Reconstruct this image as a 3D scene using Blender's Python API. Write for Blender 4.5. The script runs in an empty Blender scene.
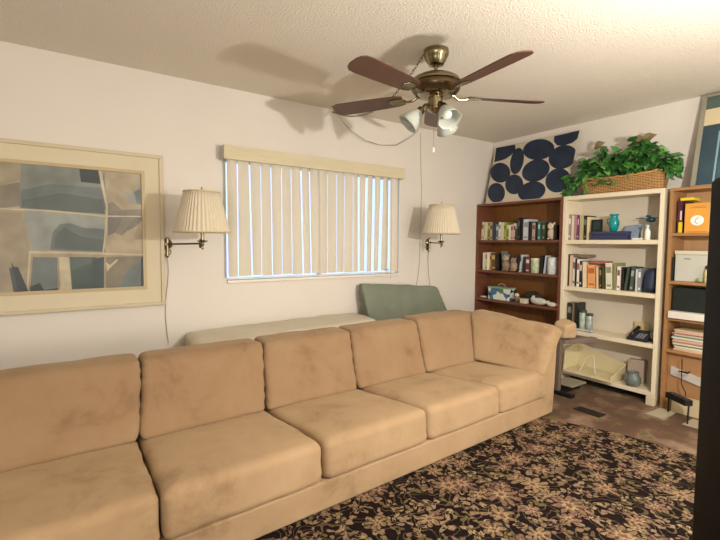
import bpy, bmesh, math, random
from mathutils import Vector, Matrix, noise
C = bpy.context.scene.collection
PI = math.pi
R = math.radians
# ---------------------------------------------------------------- measured camera and room
F_PX, YAW, PITCH, ROLL, CAM_H = 435.83, R(34.378), R(-3.522), R(0.4075), 1.2787
D, W, XB = 3.345, 4.145, 3.875          # back wall, right wall, front of the bookcases
CEIL = 2.44
fw = Vector((math.sin(YAW)*math.cos(PITCH), math.cos(YAW)*math.cos(PITCH), math.sin(PITCH)))
rt = Vector((math.cos(YAW), -math.sin(YAW), 0)); up = rt.cross(fw)
rt, up = rt*math.cos(ROLL)+up*math.sin(ROLL), -rt*math.sin(ROLL)+up*math.cos(ROLL)
CAM = Vector((0, 0, CAM_H))
def ray(px, py): return fw+rt*((px-360)/F_PX)-up*((py-270)/F_PX)
def at(px, py, ax, val):
    d = ray(px, py); i = 'xyz'.index(ax)
    return CAM+d*((val-CAM[i])/d[i])
def at_plane(px, py, p0, n):
    d = ray(px, py); return CAM+d*((p0-CAM).dot(n)/d.dot(n))

# ---------------------------------------------------------------- materials
def lin(c): return c/12.92 if c <= .04045 else ((c+.055)/1.055)**2.4
def hexc(h):
    h = h.lstrip('#'); return tuple(lin(int(h[i:i+2], 16)/255) for i in (0, 2, 4))+(1,)
def newmat(name):
    m = bpy.data.materials.new(name); m.use_nodes = True
    return m, m.node_tree.nodes, m.node_tree.links, m.node_tree.nodes['Principled BSDF']
MC = {}
def mat(h, rough=.6, metal=0., bump=0., bscale=60, var=.0, vscale=6, spec=.5, sheen=0., trans=0., bdist=.01, stretch=None, var2=None):
    key = (h, rough, metal, bump, bscale, var, vscale, spec, sheen, trans, bdist, stretch, var2)
    if key in MC: return MC[key]
    m, N, L, b = newmat('paint_'+h.strip('#'))
    b.inputs['Roughness'].default_value = rough; b.inputs['Metallic'].default_value = metal
    b.inputs['Specular IOR Level'].default_value = spec
    if sheen: b.inputs['Sheen Weight'].default_value = sheen; b.inputs['Sheen Roughness'].default_value = .4
    if trans: b.inputs['Transmission Weight'].default_value = trans
    tc = N.new('ShaderNodeTexCoord'); vec = tc.outputs['Object']
    if stretch:
        mp = N.new('ShaderNodeMapping'); mp.inputs['Scale'].default_value = stretch
        L.new(vec, mp.inputs['Vector']); vec = mp.outputs['Vector']
    col = hexc(h)
    nz = N.new('ShaderNodeTexNoise'); nz.inputs['Scale'].default_value = vscale; nz.inputs['Detail'].default_value = 5
    L.new(vec, nz.inputs['Vector'])
    rp = N.new('ShaderNodeValToRGB'); v = max(var, .02)
    c2 = hexc(var2) if var2 else tuple(x*(1-v) for x in col[:3])+(1,)
    rp.color_ramp.elements[0].position = .3; rp.color_ramp.elements[1].position = .7
    rp.color_ramp.elements[0].color = c2
    rp.color_ramp.elements[1].color = tuple(min(1, x*(1+v*.4)) for x in col[:3])+(1,)
    L.new(nz.outputs['Fac'], rp.inputs['Fac']); L.new(rp.outputs['Color'], b.inputs['Base Color'])
    if bump:
        n2 = N.new('ShaderNodeTexNoise'); n2.inputs['Scale'].default_value = bscale; n2.inputs['Detail'].default_value = 3
        L.new(vec, n2.inputs['Vector'])
        bp = N.new('ShaderNodeBump'); bp.inputs['Strength'].default_value = bump; bp.inputs['Distance'].default_value = bdist
        L.new(n2.outputs['Fac'], bp.inputs['Height']); L.new(bp.outputs['Normal'], b.inputs['Normal'])
    MC[key] = m; return m
def math_(N, L, op, a, b=None, c=None):
    n = N.new('ShaderNodeMath'); n.operation = op
    for i, x in enumerate((a, b, c)):
        if x is None: continue
        if isinstance(x, (int, float)): n.inputs[i].default_value = x
        else: L.new(x, n.inputs[i])
    return n.outputs[0]
def mixc(N, L, fac, a, b):
    n = N.new('ShaderNodeMix'); n.data_type = 'RGBA'
    if isinstance(fac, (int, float)): n.inputs[0].default_value = fac
    else: L.new(fac, n.inputs[0])
    for i, x in ((6, a), (7, b)):
        if isinstance(x, tuple): n.inputs[i].default_value = x
        else: L.new(x, n.inputs[i])
    return n.outputs[2]

M = {}
M['wall'] = mat('#ddd7ce', .85, bump=.12, bscale=180, var=.03, vscale=2, bdist=.004)
M['trim'] = mat('#e6dfd0', .5)
def ceiling_mat():
    m, N, L, b = newmat('popcorn_ceiling'); b.inputs['Roughness'].default_value = .95
    tc = N.new('ShaderNodeTexCoord')
    n1 = N.new('ShaderNodeTexNoise'); n1.inputs['Scale'].default_value = 95; n1.inputs['Detail'].default_value = 4
    vo = N.new('ShaderNodeTexVoronoi'); vo.inputs['Scale'].default_value = 85
    for n in (n1, vo): L.new(tc.outputs['Object'], n.inputs['Vector'])
    h = math_(N, L, 'SUBTRACT', n1.outputs['Fac'], math_(N, L, 'MULTIPLY', vo.outputs['Distance'], .7))
    bp = N.new('ShaderNodeBump'); bp.inputs['Strength'].default_value = .6; bp.inputs['Distance'].default_value = .006
    L.new(h, bp.inputs['Height']); L.new(bp.outputs['Normal'], b.inputs['Normal'])
    n3 = N.new('ShaderNodeTexNoise'); n3.inputs['Scale'].default_value = 1.2
    L.new(tc.outputs['Object'], n3.inputs['Vector'])
    L.new(mixc(N, L, n3.outputs['Fac'], hexc('#e2dacb'), hexc('#e8e1d3')), b.inputs['Base Color'])
    return m
def carpet_mat():
    m, N, L, b = newmat('worn_carpet'); b.inputs['Roughness'].default_value = 1; b.inputs['Specular IOR Level'].default_value = .1
    tc = N.new('ShaderNodeTexCoord')
    def nz(s, d=5):
        n = N.new('ShaderNodeTexNoise'); n.inputs['Scale'].default_value = s; n.inputs['Detail'].default_value = d
        L.new(tc.outputs['Object'], n.inputs['Vector']); return n.outputs['Fac']
    r1 = N.new('ShaderNodeValToRGB'); e = r1.color_ramp.elements
    e[0].position = .32; e[0].color = hexc('#5c4a40'); e[1].position = .68; e[1].color = hexc('#98806f')
    x = e.new(.5); x.color = hexc('#6b5443')
    L.new(nz(4.5, 8), r1.inputs['Fac'])
    c = mixc(N, L, math_(N, L, 'GREATER_THAN', nz(9, 6), .6), r1.outputs['Color'], hexc('#6a6242'))
    L.new(c, b.inputs['Base Color'])
    bp = N.new('ShaderNodeBump'); bp.inputs['Strength'].default_value = .5; bp.inputs['Distance'].default_value = .01
    L.new(nz(220, 2), bp.inputs['Height']); L.new(bp.outputs['Normal'], b.inputs['Normal'])
    return m
def rug_mat():
    m, N, L, b = newmat('floral_rug'); b.inputs['Roughness'].default_value = 1; b.inputs['Specular IOR Level'].default_value = .1
    tc = N.new('ShaderNodeTexCoord')
    wn = N.new('ShaderNodeTexNoise'); wn.inputs['Scale'].default_value = 14; wn.inputs['Detail'].default_value = 2
    L.new(tc.outputs['Object'], wn.inputs['Vector'])
    vm = N.new('ShaderNodeVectorMath'); vm.operation = 'MULTIPLY_ADD'
    vm.inputs[1].default_value = (.06, .06, 0)
    L.new(wn.outputs['Color'], vm.inputs[0]); L.new(tc.outputs['Object'], vm.inputs[2])
    vec = vm.outputs[0]
    def flower(scale, n, r0, amp, rnd=.75, off=0.):
        mp = N.new('ShaderNodeMapping'); mp.inputs['Location'].default_value = (off, off*1.7, 0)
        L.new(vec, mp.inputs['Vector'])
        vo = N.new('ShaderNodeTexVoronoi'); vo.voronoi_dimensions = '2D'; vo.inputs['Scale'].default_value = scale
        vo.inputs['Randomness'].default_value = rnd
        L.new(mp.outputs['Vector'], vo.inputs['Vector'])
        sub = N.new('ShaderNodeVectorMath'); sub.operation = 'SUBTRACT'
        L.new(mp.outputs['Vector'], sub.inputs[0]); L.new(vo.outputs['Position'], sub.inputs[1])
        sp = N.new('ShaderNodeSeparateXYZ'); L.new(sub.outputs[0], sp.inputs[0])
        sc = N.new('ShaderNodeSeparateColor'); L.new(vo.outputs['Color'], sc.inputs[0])
        ang = math_(N, L, 'ARCTAN2', sp.outputs['Y'], sp.outputs['X'])
        ph = math_(N, L, 'MULTIPLY', sc.outputs[0], 6.28)
        cs = math_(N, L, 'COSINE', math_(N, L, 'MULTIPLY_ADD', ang, n, ph))
        r = vo.outputs['Distance']
        lim = math_(N, L, 'MULTIPLY_ADD', cs, amp, r0)
        lim = math_(N, L, 'MULTIPLY', lim, math_(N, L, 'MULTIPLY_ADD', sc.outputs[1], .6, .7))
        return math_(N, L, 'LESS_THAN', r, lim), math_(N, L, 'DIVIDE', r, lim), cs, sc
    base = hexc('#1f1414')
    # leaves, sprigs and vines
    f3, q3, c3, s3 = flower(14, 2, .20, .22, 1, 3.1)
    f4, q4, c4, s4 = flower(11, 3, .22, .19, 1, 7.7)
    nz = N.new('ShaderNodeTexNoise'); nz.inputs['Scale'].default_value = 7; nz.inputs['Detail'].default_value = 1
    L.new(vec, nz.inputs['Vector'])
    fr = math_(N, L, 'FRACT', math_(N, L, 'MULTIPLY', nz.outputs['Fac'], 9))
    vine = math_(N, L, 'LESS_THAN', fr, .16)
    col = mixc(N, L, math_(N, L, 'MULTIPLY', vine, .55), base, hexc('#7d6b4c'))
    leafc = mixc(N, L, s3.outputs[2], hexc('#6e6238'), hexc('#9a7d66'))
    col = mixc(N, L, math_(N, L, 'MULTIPLY', f3, math_(N, L, 'LESS_THAN', q3, .95)), col, leafc)
    col = mixc(N, L, math_(N, L, 'MULTIPLY', f4, math_(N, L, 'GREATER_THAN', q4, .5)), col, mixc(N, L, s4.outputs[0], hexc('#a8906c'), hexc('#80594d')))
    # blossoms: dark outline, petals, eye
    for scale, n, r0, amp, off in ((6.0, 7, .27, .07, 0.), (4.3, 9, .27, .06, 5.3)):
        f1, q1, c1, s1 = flower(scale, n, r0, amp, .7, off)
        pet = mixc(N, L, s1.outputs[2], hexc('#937a5a'), hexc('#7b594c'))
        pet = mixc(N, L, math_(N, L, 'LESS_THAN', c1, -.5), pet, hexc('#5b4234'))
        pet = mixc(N, L, math_(N, L, 'LESS_THAN', q1, .45), pet, hexc('#a68c68'))
        pet = mixc(N, L, math_(N, L, 'LESS_THAN', q1, .2), pet, hexc('#7c4c40'))
        pet = mixc(N, L, math_(N, L, 'GREATER_THAN', q1, .9), pet, hexc('#2a1c18'))
        ex = math_(N, L, 'GREATER_THAN', s1.outputs[1], .35 if scale > 5 else .6)
        col = mixc(N, L, math_(N, L, 'MULTIPLY', f1, ex), col, pet)
    g = N.new('ShaderNodeTexNoise'); g.inputs['Scale'].default_value = 90; g.inputs['Detail'].default_value = 2
    L.new(tc.outputs['Object'], g.inputs['Vector'])
    hs = N.new('ShaderNodeHueSaturation'); hs.inputs['Saturation'].default_value = .95
    L.new(math_(N, L, 'MULTIPLY_ADD', g.outputs['Fac'], 1.5, -.02), hs.inputs['Value']); L.new(col, hs.inputs['Color'])
    L.new(hs.outputs['Color'], b.inputs['Base Color'])
    bp = N.new('ShaderNodeBump'); bp.inputs['Strength'].default_value = .5; bp.inputs['Distance'].default_value = .008
    g2 = N.new('ShaderNodeTexNoise'); g2.inputs['Scale'].default_value = 200
    L.new(tc.outputs['Object'], g2.inputs['Vector'])
    L.new(g2.outputs['Fac'], bp.inputs['Height']); L.new(bp.outputs['Normal'], b.inputs['Normal'])
    return m
def suede_mat(h1='#a18768', h2='#836a4f', h3='#ab9171'):
    m, N, L, b = newmat('suede'); b.inputs['Roughness'].default_value = .9; b.inputs['Specular IOR Level'].default_value = .15
    b.inputs['Sheen Weight'].default_value = .25; b.inputs['Sheen Roughness'].default_value = .5
    b.inputs['Sheen Tint'].default_value = hexc('#f0d8b4')
    tc = N.new('ShaderNodeTexCoord')
    n1 = N.new('ShaderNodeTexNoise'); n1.inputs['Scale'].default_value = 3.4; n1.inputs['Detail'].default_value = 7; n1.inputs['Roughness'].default_value = .62; n1.inputs['Distortion'].default_value = .35
    L.new(tc.outputs['Object'], n1.inputs['Vector'])
    r1 = N.new('ShaderNodeValToRGB'); e = r1.color_ramp.elements
    e[0].position = .27; e[0].color = hexc(h2); e[1].position = .66; e[1].color = hexc(h3)
    x = e.new(.43); x.color = hexc(h1)
    L.new(n1.outputs['Fac'], r1.inputs['Fac']); L.new(r1.outputs['Color'], b.inputs['Base Color'])
    n2 = N.new('ShaderNodeTexNoise'); n2.inputs['Scale'].default_value = 7; n2.inputs['Detail'].default_value = 5; n2.inputs['Distortion'].default_value = .5
    n3 = N.new('ShaderNodeTexNoise'); n3.inputs['Scale'].default_value = 350
    for n in (n2, n3): L.new(tc.outputs['Object'], n.inputs['Vector'])
    h = math_(N, L, 'MULTIPLY_ADD', n3.outputs['Fac'], .06, n2.outputs['Fac'])
    bp = N.new('ShaderNodeBump'); bp.inputs['Strength'].default_value = .22; bp.inputs['Distance'].default_value = .02
    L.new(h, bp.inputs['Height']); L.new(bp.outputs['Normal'], b.inputs['Normal'])
    return m
def wood_mat(h1, h2, rough=.45, sc=(3, 3, 26)):
    m, N, L, b = newmat('wood'); b.inputs['Roughness'].default_value = rough
    tc = N.new('ShaderNodeTexCoord'); mp = N.new('ShaderNodeMapping'); mp.inputs['Scale'].default_value = sc
    n = N.new('ShaderNodeTexNoise'); n.inputs['Scale'].default_value = 2.2; n.inputs['Detail'].default_value = 6; n.inputs['Distortion'].default_value = .5
    L.new(tc.outputs['Object'], mp.inputs['Vector']); L.new(mp.outputs['Vector'], n.inputs['Vector'])
    L.new(mixc(N, L, n.outputs['Fac'], hexc(h1), hexc(h2)), b.inputs['Base Color']); return m
def glass_mat(tint='#ffffff', fac=.12, rough=.02):
    m, N, L, b = newmat('glass'); out = N['Material Output']; N.remove(b)
    t = N.new('ShaderNodeBsdfTransparent'); t.inputs['Color'].default_value = hexc(tint)
    g = N.new('ShaderNodeBsdfGlossy'); g.inputs['Roughness'].default_value = rough
    lw = N.new('ShaderNodeFresnel'); lw.inputs['IOR'].default_value = 1.45
    mx = N.new('ShaderNodeMixShader'); L.new(lw.outputs[0], mx.inputs[0]); L.new(t.outputs[0], mx.inputs[1]); L.new(g.outputs[0], mx.inputs[2])
    L.new(mx.outputs[0], out.inputs['Surface']); return m
def cloth_trans(h, tr=.35, rough=.8, bump=0.):
    m, N, L, b = newmat('translucent_'+h.strip('#')); out = N['Material Output']
    b.inputs['Base Color'].default_value = hexc(h); b.inputs['Roughness'].default_value = rough; b.inputs['Specular IOR Level'].default_value = .25
    t = N.new('ShaderNodeBsdfTranslucent'); t.inputs['Color'].default_value = hexc(h)
    mx = N.new('ShaderNodeMixShader'); mx.inputs[0].default_value = tr
    L.new(b.outputs[0], mx.inputs[1]); L.new(t.outputs[0], mx.inputs[2]); L.new(mx.outputs[0], out.inputs['Surface']); return m
def wicker_mat():
    m, N, L, b = newmat('wicker'); b.inputs['Roughness'].default_value = .6
    tc = N.new('ShaderNodeTexCoord')
    w = N.new('ShaderNodeTexWave'); w.bands_direction = 'Z'; w.inputs['Scale'].default_value = 26; w.inputs['Distortion'].default_value = 3
    w2 = N.new('ShaderNodeTexWave'); w2.bands_direction = 'Y'; w2.inputs['Scale'].default_value = 16; w2.inputs['Distortion'].default_value = 1
    for n in (w, w2): L.new(tc.outputs['Object'], n.inputs['Vector'])
    h = math_(N, L, 'MULTIPLY', w.outputs['Fac'], math_(N, L, 'MULTIPLY_ADD', w2.outputs['Fac'], .6, .5))
    r = N.new('ShaderNodeValToRGB'); e = r.color_ramp.elements
    e[0].position = .1; e[0].color = hexc('#7d5227'); e[1].position = .7; e[1].color = hexc('#dcb274')
    L.new(h, r.inputs['Fac']); L.new(r.outputs['Color'], b.inputs['Base Color'])
    bp = N.new('ShaderNodeBump'); bp.inputs['Strength'].default_value = .8; bp.inputs['Distance'].default_value = .01
    L.new(h, bp.inputs['Height']); L.new(bp.outputs['Normal'], b.inputs['Normal']); return m
M['ceiling'] = ceiling_mat(); M['carpet'] = carpet_mat(); M['rug'] = rug_mat(); M['suede'] = suede_mat()
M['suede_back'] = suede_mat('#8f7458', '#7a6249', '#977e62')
M['brass'] = mat('#8f8468', .22, 1., var=.15)
M['brass_dark'] = mat('#5d4e38', .3, .9, var=.2)
M['black'] = mat('#0b0b0e', .5)
M['glass'] = glass_mat(); M['frosted'] = cloth_trans('#cdd2ca', .3, .2)
M['shade'] = cloth_trans('#e6dcc6', .25)
M['slat'] = cloth_trans('#efe7d4', .42, .6)
M['cream'] = mat('#dccba4', .5, var=.04)
M['brown_wood'] = wood_mat('#5a3222', '#80503a')
M['brown_back'] = wood_mat('#8a5a24', '#6a3f1a', .5, (3, 12, 3))
M['white_wood'] = mat('#e0d5bb', .45, var=.04, vscale=3)
M['oak'] = wood_mat('#936a3e', '#a67e54'); M['oak_back'] = wood_mat('#ab8254', '#ba956c', .5, (3, 12, 3))
M['wicker'] = wicker_mat()

# ---------------------------------------------------------------- mesh collector
class MB:
    def __init__(s): s.v = []; s.f = []; s.m = []; s.mi = 0
    def add(s, vs, fs):
        o = len(s.v); s.v += [Vector(v) for v in vs]; s.f += [tuple(i+o for i in f) for f in fs]; s.m += [s.mi]*len(fs); return s
    def box(s, x0, x1, y0, y1, z0, z1):
        vs = [(x, y, z) for x in (x0, x1) for y in (y0, y1) for z in (z0, z1)]
        return s.add(vs, [(0, 1, 3, 2), (4, 6, 7, 5), (0, 4, 5, 1), (2, 3, 7, 6), (0, 2, 6, 4), (1, 5, 7, 3)])
    def hexa(s, c):   # c: bottom 4 (ccw from above), top 4
        return s.add(c, [(3, 2, 1, 0), (4, 5, 6, 7), (0, 1, 5, 4), (1, 2, 6, 5), (2, 3, 7, 6), (3, 0, 4, 7)])
    def tube(s, pts, r, n=8, closed=False, cap=True):
        pts = [Vector(p) for p in pts]; rs = r if isinstance(r, (list, tuple)) else [r]*len(pts)
        vs = []; k = len(pts); prev = None
        for i, p in enumerate(pts):
            a = pts[(i-1) % k] if (closed or i) else p; b2 = pts[(i+1) % k] if (closed or i < k-1) else p
            t = (b2-a).normalized() if (b2-a).length > 1e-9 else Vector((0, 0, 1))
            if prev is None:
                q = Vector((0, 0, 1)) if abs(t.z) < .9 else Vector((1, 0, 0)); u = t.cross(q).normalized()
            else:
                u = prev-t*prev.dot(t); u = u.normalized() if u.length > 1e-6 else t.orthogonal().normalized()
            prev = u; w = t.cross(u)
            for j in range(n):
                an = 2*PI*j/n; vs.append(p+(u*math.cos(an)+w*math.sin(an))*rs[i])
        fs = []
        for i in range(k if closed else k-1):
            for j in range(n):
                a = i*n+j; b2 = i*n+(j+1) % n; i2 = ((i+1) % k)*n
                fs.append((a, b2, i2+(j+1) % n, i2+j))
        if cap and not closed: fs += [tuple(reversed(range(n))), tuple((k-1)*n+j for j in range(n))]
        return s.add(vs, fs)
    def lathe(s, prof, n=32, c=(0, 0, 0), rad=None, cap=True, mtx=None):
        vs = []; c = Vector(c)
        for (r, z) in prof:
            for j in range(n):
                a = 2*PI*j/n; rr = r*(rad(a, z) if rad else 1)
                v = Vector((rr*math.cos(a), rr*math.sin(a), z)); vs.append((mtx @ v if mtx else v)+c)
        fs = [(i*n+j, i*n+(j+1) % n, (i+1)*n+(j+1) % n, (i+1)*n+j) for i in range(len(prof)-1) for j in range(n)]
        if cap: fs += [tuple(reversed(range(n))), tuple((len(prof)-1)*n+j for j in range(n))]
        return s.add(vs, fs)
    def blob(s, c, r, n=12, k=8, nz=0., seed=0):
        prof = [(math.sin(PI*(i+.02)/(k+.04)), -math.cos(PI*(i+.02)/(k+.04))) for i in range(k+1)]
        rx, ry, rz = (r, r, r) if isinstance(r, (int, float)) else r
        vs = []
        for (a, z) in prof:
            for j in range(n):
                t = 2*PI*j/n; v = Vector((a*math.cos(t), a*math.sin(t), z))
                f = 1+nz*noise.noise(v*1.7+Vector((seed*3.1, seed, 0)))
                vs.append(Vector(c)+Vector((v.x*rx*f, v.y*ry*f, v.z*rz*f)))
        fs = [(i*n+j, i*n+(j+1) % n, (i+1)*n+(j+1) % n, (i+1)*n+j) for i in range(k) for j in range(n)]
        fs += [tuple(reversed(range(n))), tuple(k*n+j for j in range(n))]
        return s.add(vs, fs)
    def prism(s, poly, d):   # polygon of Vectors extruded by vector d
        n = len(poly); poly = [Vector(p) for p in poly]; d = Vector(d)
        return s.add(poly+[p+d for p in poly], [tuple(range(n)), tuple(reversed(range(n, 2*n)))]+[(i, i+n, (i+1) % n+n, (i+1) % n) for i in range(n)])
XF = {}
def obj(name, mb, m, parent=None, smooth=False, bevel=0, world=True, auto=None):
    me = bpy.data.meshes.new(name)
    vs = mb.v
    mt = XF.get(parent.name) if parent is not None else None
    if mt is not None and world:
        inv = mt.inverted(); vs = [inv @ v for v in vs]
    me.from_pydata([tuple(v) for v in vs], [], mb.f); me.update()
    ms = m if isinstance(m, (list, tuple)) else [m]
    for x in ms: me.materials.append(x)
    for p, i in zip(me.polygons, mb.m): p.material_index = min(i, len(ms)-1)
    b = bmesh.new(); b.from_mesh(me); bmesh.ops.recalc_face_normals(b, faces=b.faces)
    if bevel: bmesh.ops.bevel(b, geom=list(b.edges), offset=bevel, segments=2, affect='EDGES', profile=.5, clamp_overlap=True)
    b.to_mesh(me); b.free()
    if smooth or auto:
        me.polygons.foreach_set('use_smooth', [True]*len(me.polygons))
        if auto: me.set_sharp_from_angle(angle=R(auto))
    o = bpy.data.objects.new(name, me); C.objects.link(o)
    if parent is not None:
        o.parent = parent; XF[o.name] = mt if mt is not None else Matrix()
    return o
def tag(o, label, cat, group=None, kind=None):
    o['label'] = label; o['category'] = cat
    if group: o['group'] = group
    if kind: o['kind'] = kind
    return o
def thing(name, label, cat, loc=(0, 0, 0), rotz=0., group=None):
    o = bpy.data.objects.new(name, None); C.objects.link(o); o.empty_display_size = .05
    o.location = loc; o.rotation_euler = (0, 0, rotz)
    XF[o.name] = Matrix.Translation(Vector(loc)) @ Matrix.Rotation(rotz, 4, 'Z')
    return tag(o, label, cat, group)
def solo(name, mb, m, label, cat, loc, group=None, **k):     # a thing of one mesh, origin at its base
    mb.v = [v-Vector(loc) for v in mb.v]
    o = obj(name, mb, m, None, **k); o.location = loc
    return tag(o, label, cat, group)
def struct(name, mb, m, parent=None, **k):
    o = obj(name, mb, m, parent, **k)
    if parent is None: o['kind'] = 'structure'
    return o
def cushion(c8, r=.05, puff=(.0, .0, .0), n=22, wr=.006, seed=0, fold=0.):
    """soft rounded block; c8 = bottom 4 (front-left, front-right, back-right, back-left), top 4"""
    c8 = [Vector(c) for c in c8]
    sx = (c8[1]-c8[0]).length; sy = (c8[3]-c8[0]).length; sz = (c8[4]-c8[0]).length
    ri = [min(.98, r/(d/2)) for d in (sx, sy, sz)]
    mb = MB(); idx = {}
    def rnd(p):
        q = [max(-(1-ri[i]), min(1-ri[i], p[i])) for i in range(3)]
        d = Vector([(p[i]-q[i])/ri[i] for i in range(3)])
        if d.length > 1e-6: d = d/max(d.length, 1e-6)*min(1, max(abs(x) for x in d))
        v = Vector([q[i]+ri[i]*d[i] for i in range(3)])
        u, w, t = v
        v.x *= 1+puff[0]*(1-w*w)*(1-t*t); v.y *= 1+puff[1]*(1-u*u)*(1-t*t); v.z += (1 if t > 0 else -.2)*abs(t)*puff[2]*(1-u**4)*(1-w**4)
        return v
    def tri(v):
        a, b2, c = (v.x+1)/2, (v.y+1)/2, (v.z+1)/2
        bo = c8[0]*(1-a)*(1-b2)+c8[1]*a*(1-b2)+c8[2]*a*b2+c8[3]*(1-a)*b2
        to = c8[4]*(1-a)*(1-b2)+c8[5]*a*(1-b2)+c8[6]*a*b2+c8[7]*(1-a)*b2
        return bo*(1-c)+to*c
    cen = sum(c8, Vector())/8
    g = [math.sin(PI/2*(-1+2*i/n))*.35+(-1+2*i/n)*.65 for i in range(n+1)]
    for ax in range(3):
        for sg in (-1, 1):
            base = len(mb.v)
            for i in range(n+1):
                for j in range(n+1):
                    p = [0, 0, 0]; p[ax] = sg; p[(ax+1) % 3] = g[i]; p[(ax+2) % 3] = g[j]
                    v = rnd(p); w = tri(v); d = (w-cen).normalized()
                    h = noise.noise(w*6+Vector((seed, 0, 0)))*wr+noise.noise(w*17+Vector((0, seed, 0)))*wr*.35
                    if fold:
                        e = max(abs(v.x), .001)**6
                        h += fold*e*math.sin(w.z*70+w.y*40+noise.noise(w*9)*4)
                    mb.v.append(w+d*h)
            for i in range(n):
                for j in range(n):
                    a = base+i*(n+1)+j; mb.f.append((a, a+1, a+n+2, a+n+1)); mb.m.append(0)
    # weld
    bm = bmesh.new(); vs = [bm.verts.new(v) for v in mb.v]
    for f in mb.f: bm.faces.new([vs[i] for i in f])
    bmesh.ops.remove_doubles(bm, verts=bm.verts, dist=.0004)
    out = MB(); bm.verts.index_update(); out.v = [v.co.copy() for v in bm.verts]
    out.f = [tuple(v.index for v in f.verts) for f in bm.faces]; out.m = [0]*len(out.f); bm.free()
    return out

# ================================================================ THE ROOM
XL, YF = -2.0, -1.9
wa, wb_ = at(226.3, 281, 'y', D), at(398.7, 273, 'y', D)
WX0, WX1, WZ0, WZ1 = 1.045, 2.748, .985, 1.93
struct('floor', MB().box(XL-.1, W+.1, YF-.1, D+.1, -.1, 0), M['carpet'])
struct('ceiling', MB().box(XL-.1, W+.1, YF-.1, D+.1, CEIL, CEIL+.1), M['ceiling'])
b = MB(); b.box(XL-.1, WX0, D, D+.12, 0, CEIL); b.box(WX1, W+.1, D, D+.12, 0, CEIL)
b.box(WX0, WX1, D, D+.12, 0, WZ0); b.box(WX0, WX1, D, D+.12, WZ1, CEIL)
struct('wall_back', b, M['wall'])
struct('wall_right', MB().box(W, W+.1, YF-.1, D, 0, CEIL), M['wall'])
struct('wall_left', MB().box(XL-.1, XL, YF-.1, D, 0, CEIL), M['wall'])
struct('wall_front', MB().box(XL, W, YF-.1, YF, 0, CEIL), M['wall'])
struct('baseboard_back', MB().box(XL, W, D-.012, D, 0, .08), M['trim'])
struct('baseboard_right', MB().box(W-.01, W, YF, D-.012, 0, .08), M['trim'])
win = struct('window_1', MB().box(WX0, WX1, D-.02, D+.01, WZ0-.022, WZ0), M['trim'], bevel=.004)      # stool
win['label'] = 'wide window with white frame behind vertical blinds'
fr = MB()
for x0, x1, z0, z1 in ((WX0, WX0+.012, WZ0, WZ1), (WX1-.012, WX1, WZ0, WZ1), (WX0+.012, WX1-.012, WZ1-.03, WZ1), (WX0+.012, WX1-.012, WZ0, WZ0+.012), (1.88, 1.91, WZ0+.012, WZ1-.03)):
    fr.box(x0, x1, D+.06, D+.1, z0, z1)
obj('window_frame', fr, mat('#e8e8e6', .4), win)
obj('window_pane', MB().box(WX0+.03, WX1-.03, D+.078, D+.082, WZ0+.01, WZ1-.03), M['glass'], win)

# ---- vertical blind
t = thing('vertical_blind', 'cream vertical slat blind with fabric valance glowing along its gaps over the window', 'blinds', (1.87, D-.06, WZ0+.01))
vx0, vx1 = 1.004, 2.729
b = MB(); yv = D-.105
zt0, zb0, zt1, zb1 = 1.995, 1.893, 1.995, 1.893
b.box(vx0, vx1, yv, yv+.012, 1.893, 1.995); b.box(vx0+.012, vx1-.012, yv+.012, D-.002, 1.985, 1.995)
obj('valance', b, mat('#d3c8aa', .7, bump=.2, bscale=200, var=.06, stretch=(1, 1, 12)), t)
for xx in (vx0, vx1-.012): obj('valance_end', MB().box(xx, xx+.012, yv+.012, D-.002, 1.893, 1.995), mat('#b9b6b4', .5), t)['label'] = 'grey valance end cap'
b = MB(); b.box(vx0+.03, vx1-.03, D-.08, D-.045, 1.94, 1.975); obj('headrail', b, mat('#e4e0d4', .4), t)
gt = [54, 91, 133, 170, 206, 240, 274, 305, 336, 366, 397, 426, 455, 482, 503, 528, 555, 580, 607, 636]
gb = [60, 95, 144, 174, 212, 243, 279, 314, 343, 370, 397, 426, 453, 481, 503, 523, 549, 570, 604, 634]
gw = [6, 3, 4, 1.5, 2.5, 1.5, 1.5, 4, 3, 2, 1, 1, 1, 1, 6, 7, 8, 9, 6, 6]
YS = D-.062
for i in range(19):
    def gx(v, vz): return at(210+v/3.376, 130+vz/3.376, 'y', YS).x
    a0, a1 = gx(gt[i]+gw[i]/2+.4, 120), gx(gt[i+1]-gw[i+1]/2, 140)
    b0, b1 = gx(gb[i]+gw[i]/2+.4, 480), gx(gb[i+1]-gw[i+1]/2, 480)
    m_ = MB(); vs = []; n = 8; dy = (.006 if i % 2 else -.006)
    zz = [WZ0+.030+.004*(i % 3), 1.2, 1.5, 1.75, 1.945]
    for k, z in enumerate(zz):
        f = (z-zz[0])/(zz[-1]-zz[0])
        xa, xb = b0*(1-f)+a0*f, b1*(1-f)+a1*f
        for j in range(n+1):
            s_ = j/n; vs.append((xa+(xb-xa)*s_, YS+dy*(2*s_-1)-.008*math.sin(PI*s_), z))
    fs = [(k*(n+1)+j, k*(n+1)+j+1, (k+1)*(n+1)+j+1, (k+1)*(n+1)+j) for k in range(4) for j in range(n)]
    nn = len(vs); vs2 = [(x, y+.0012, z) for x, y, z in vs]
    m_.add(vs, fs); m_.add(vs2, fs)
    obj('slat', m_, M['slat'], t, smooth=True)
b = MB(); p0 = at(391, 262, 'y', D-.09)
xc = p0.x
b.tube([(xc, D-.088, 1.9), (xc+.004, D-.088, 1.3), (xc, D-.088, .94)], .0022, 6); b.tube([(xc-.045, D-.088, 1.9), (xc-.05, D-.088, 1.0)], .0018, 6)
b.box(xc-.07, xc-.03, D-.094, D-.084, 1.02, 1.035)
obj('blind_cord', b, mat('#b9b3a4', .6), t)

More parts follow.
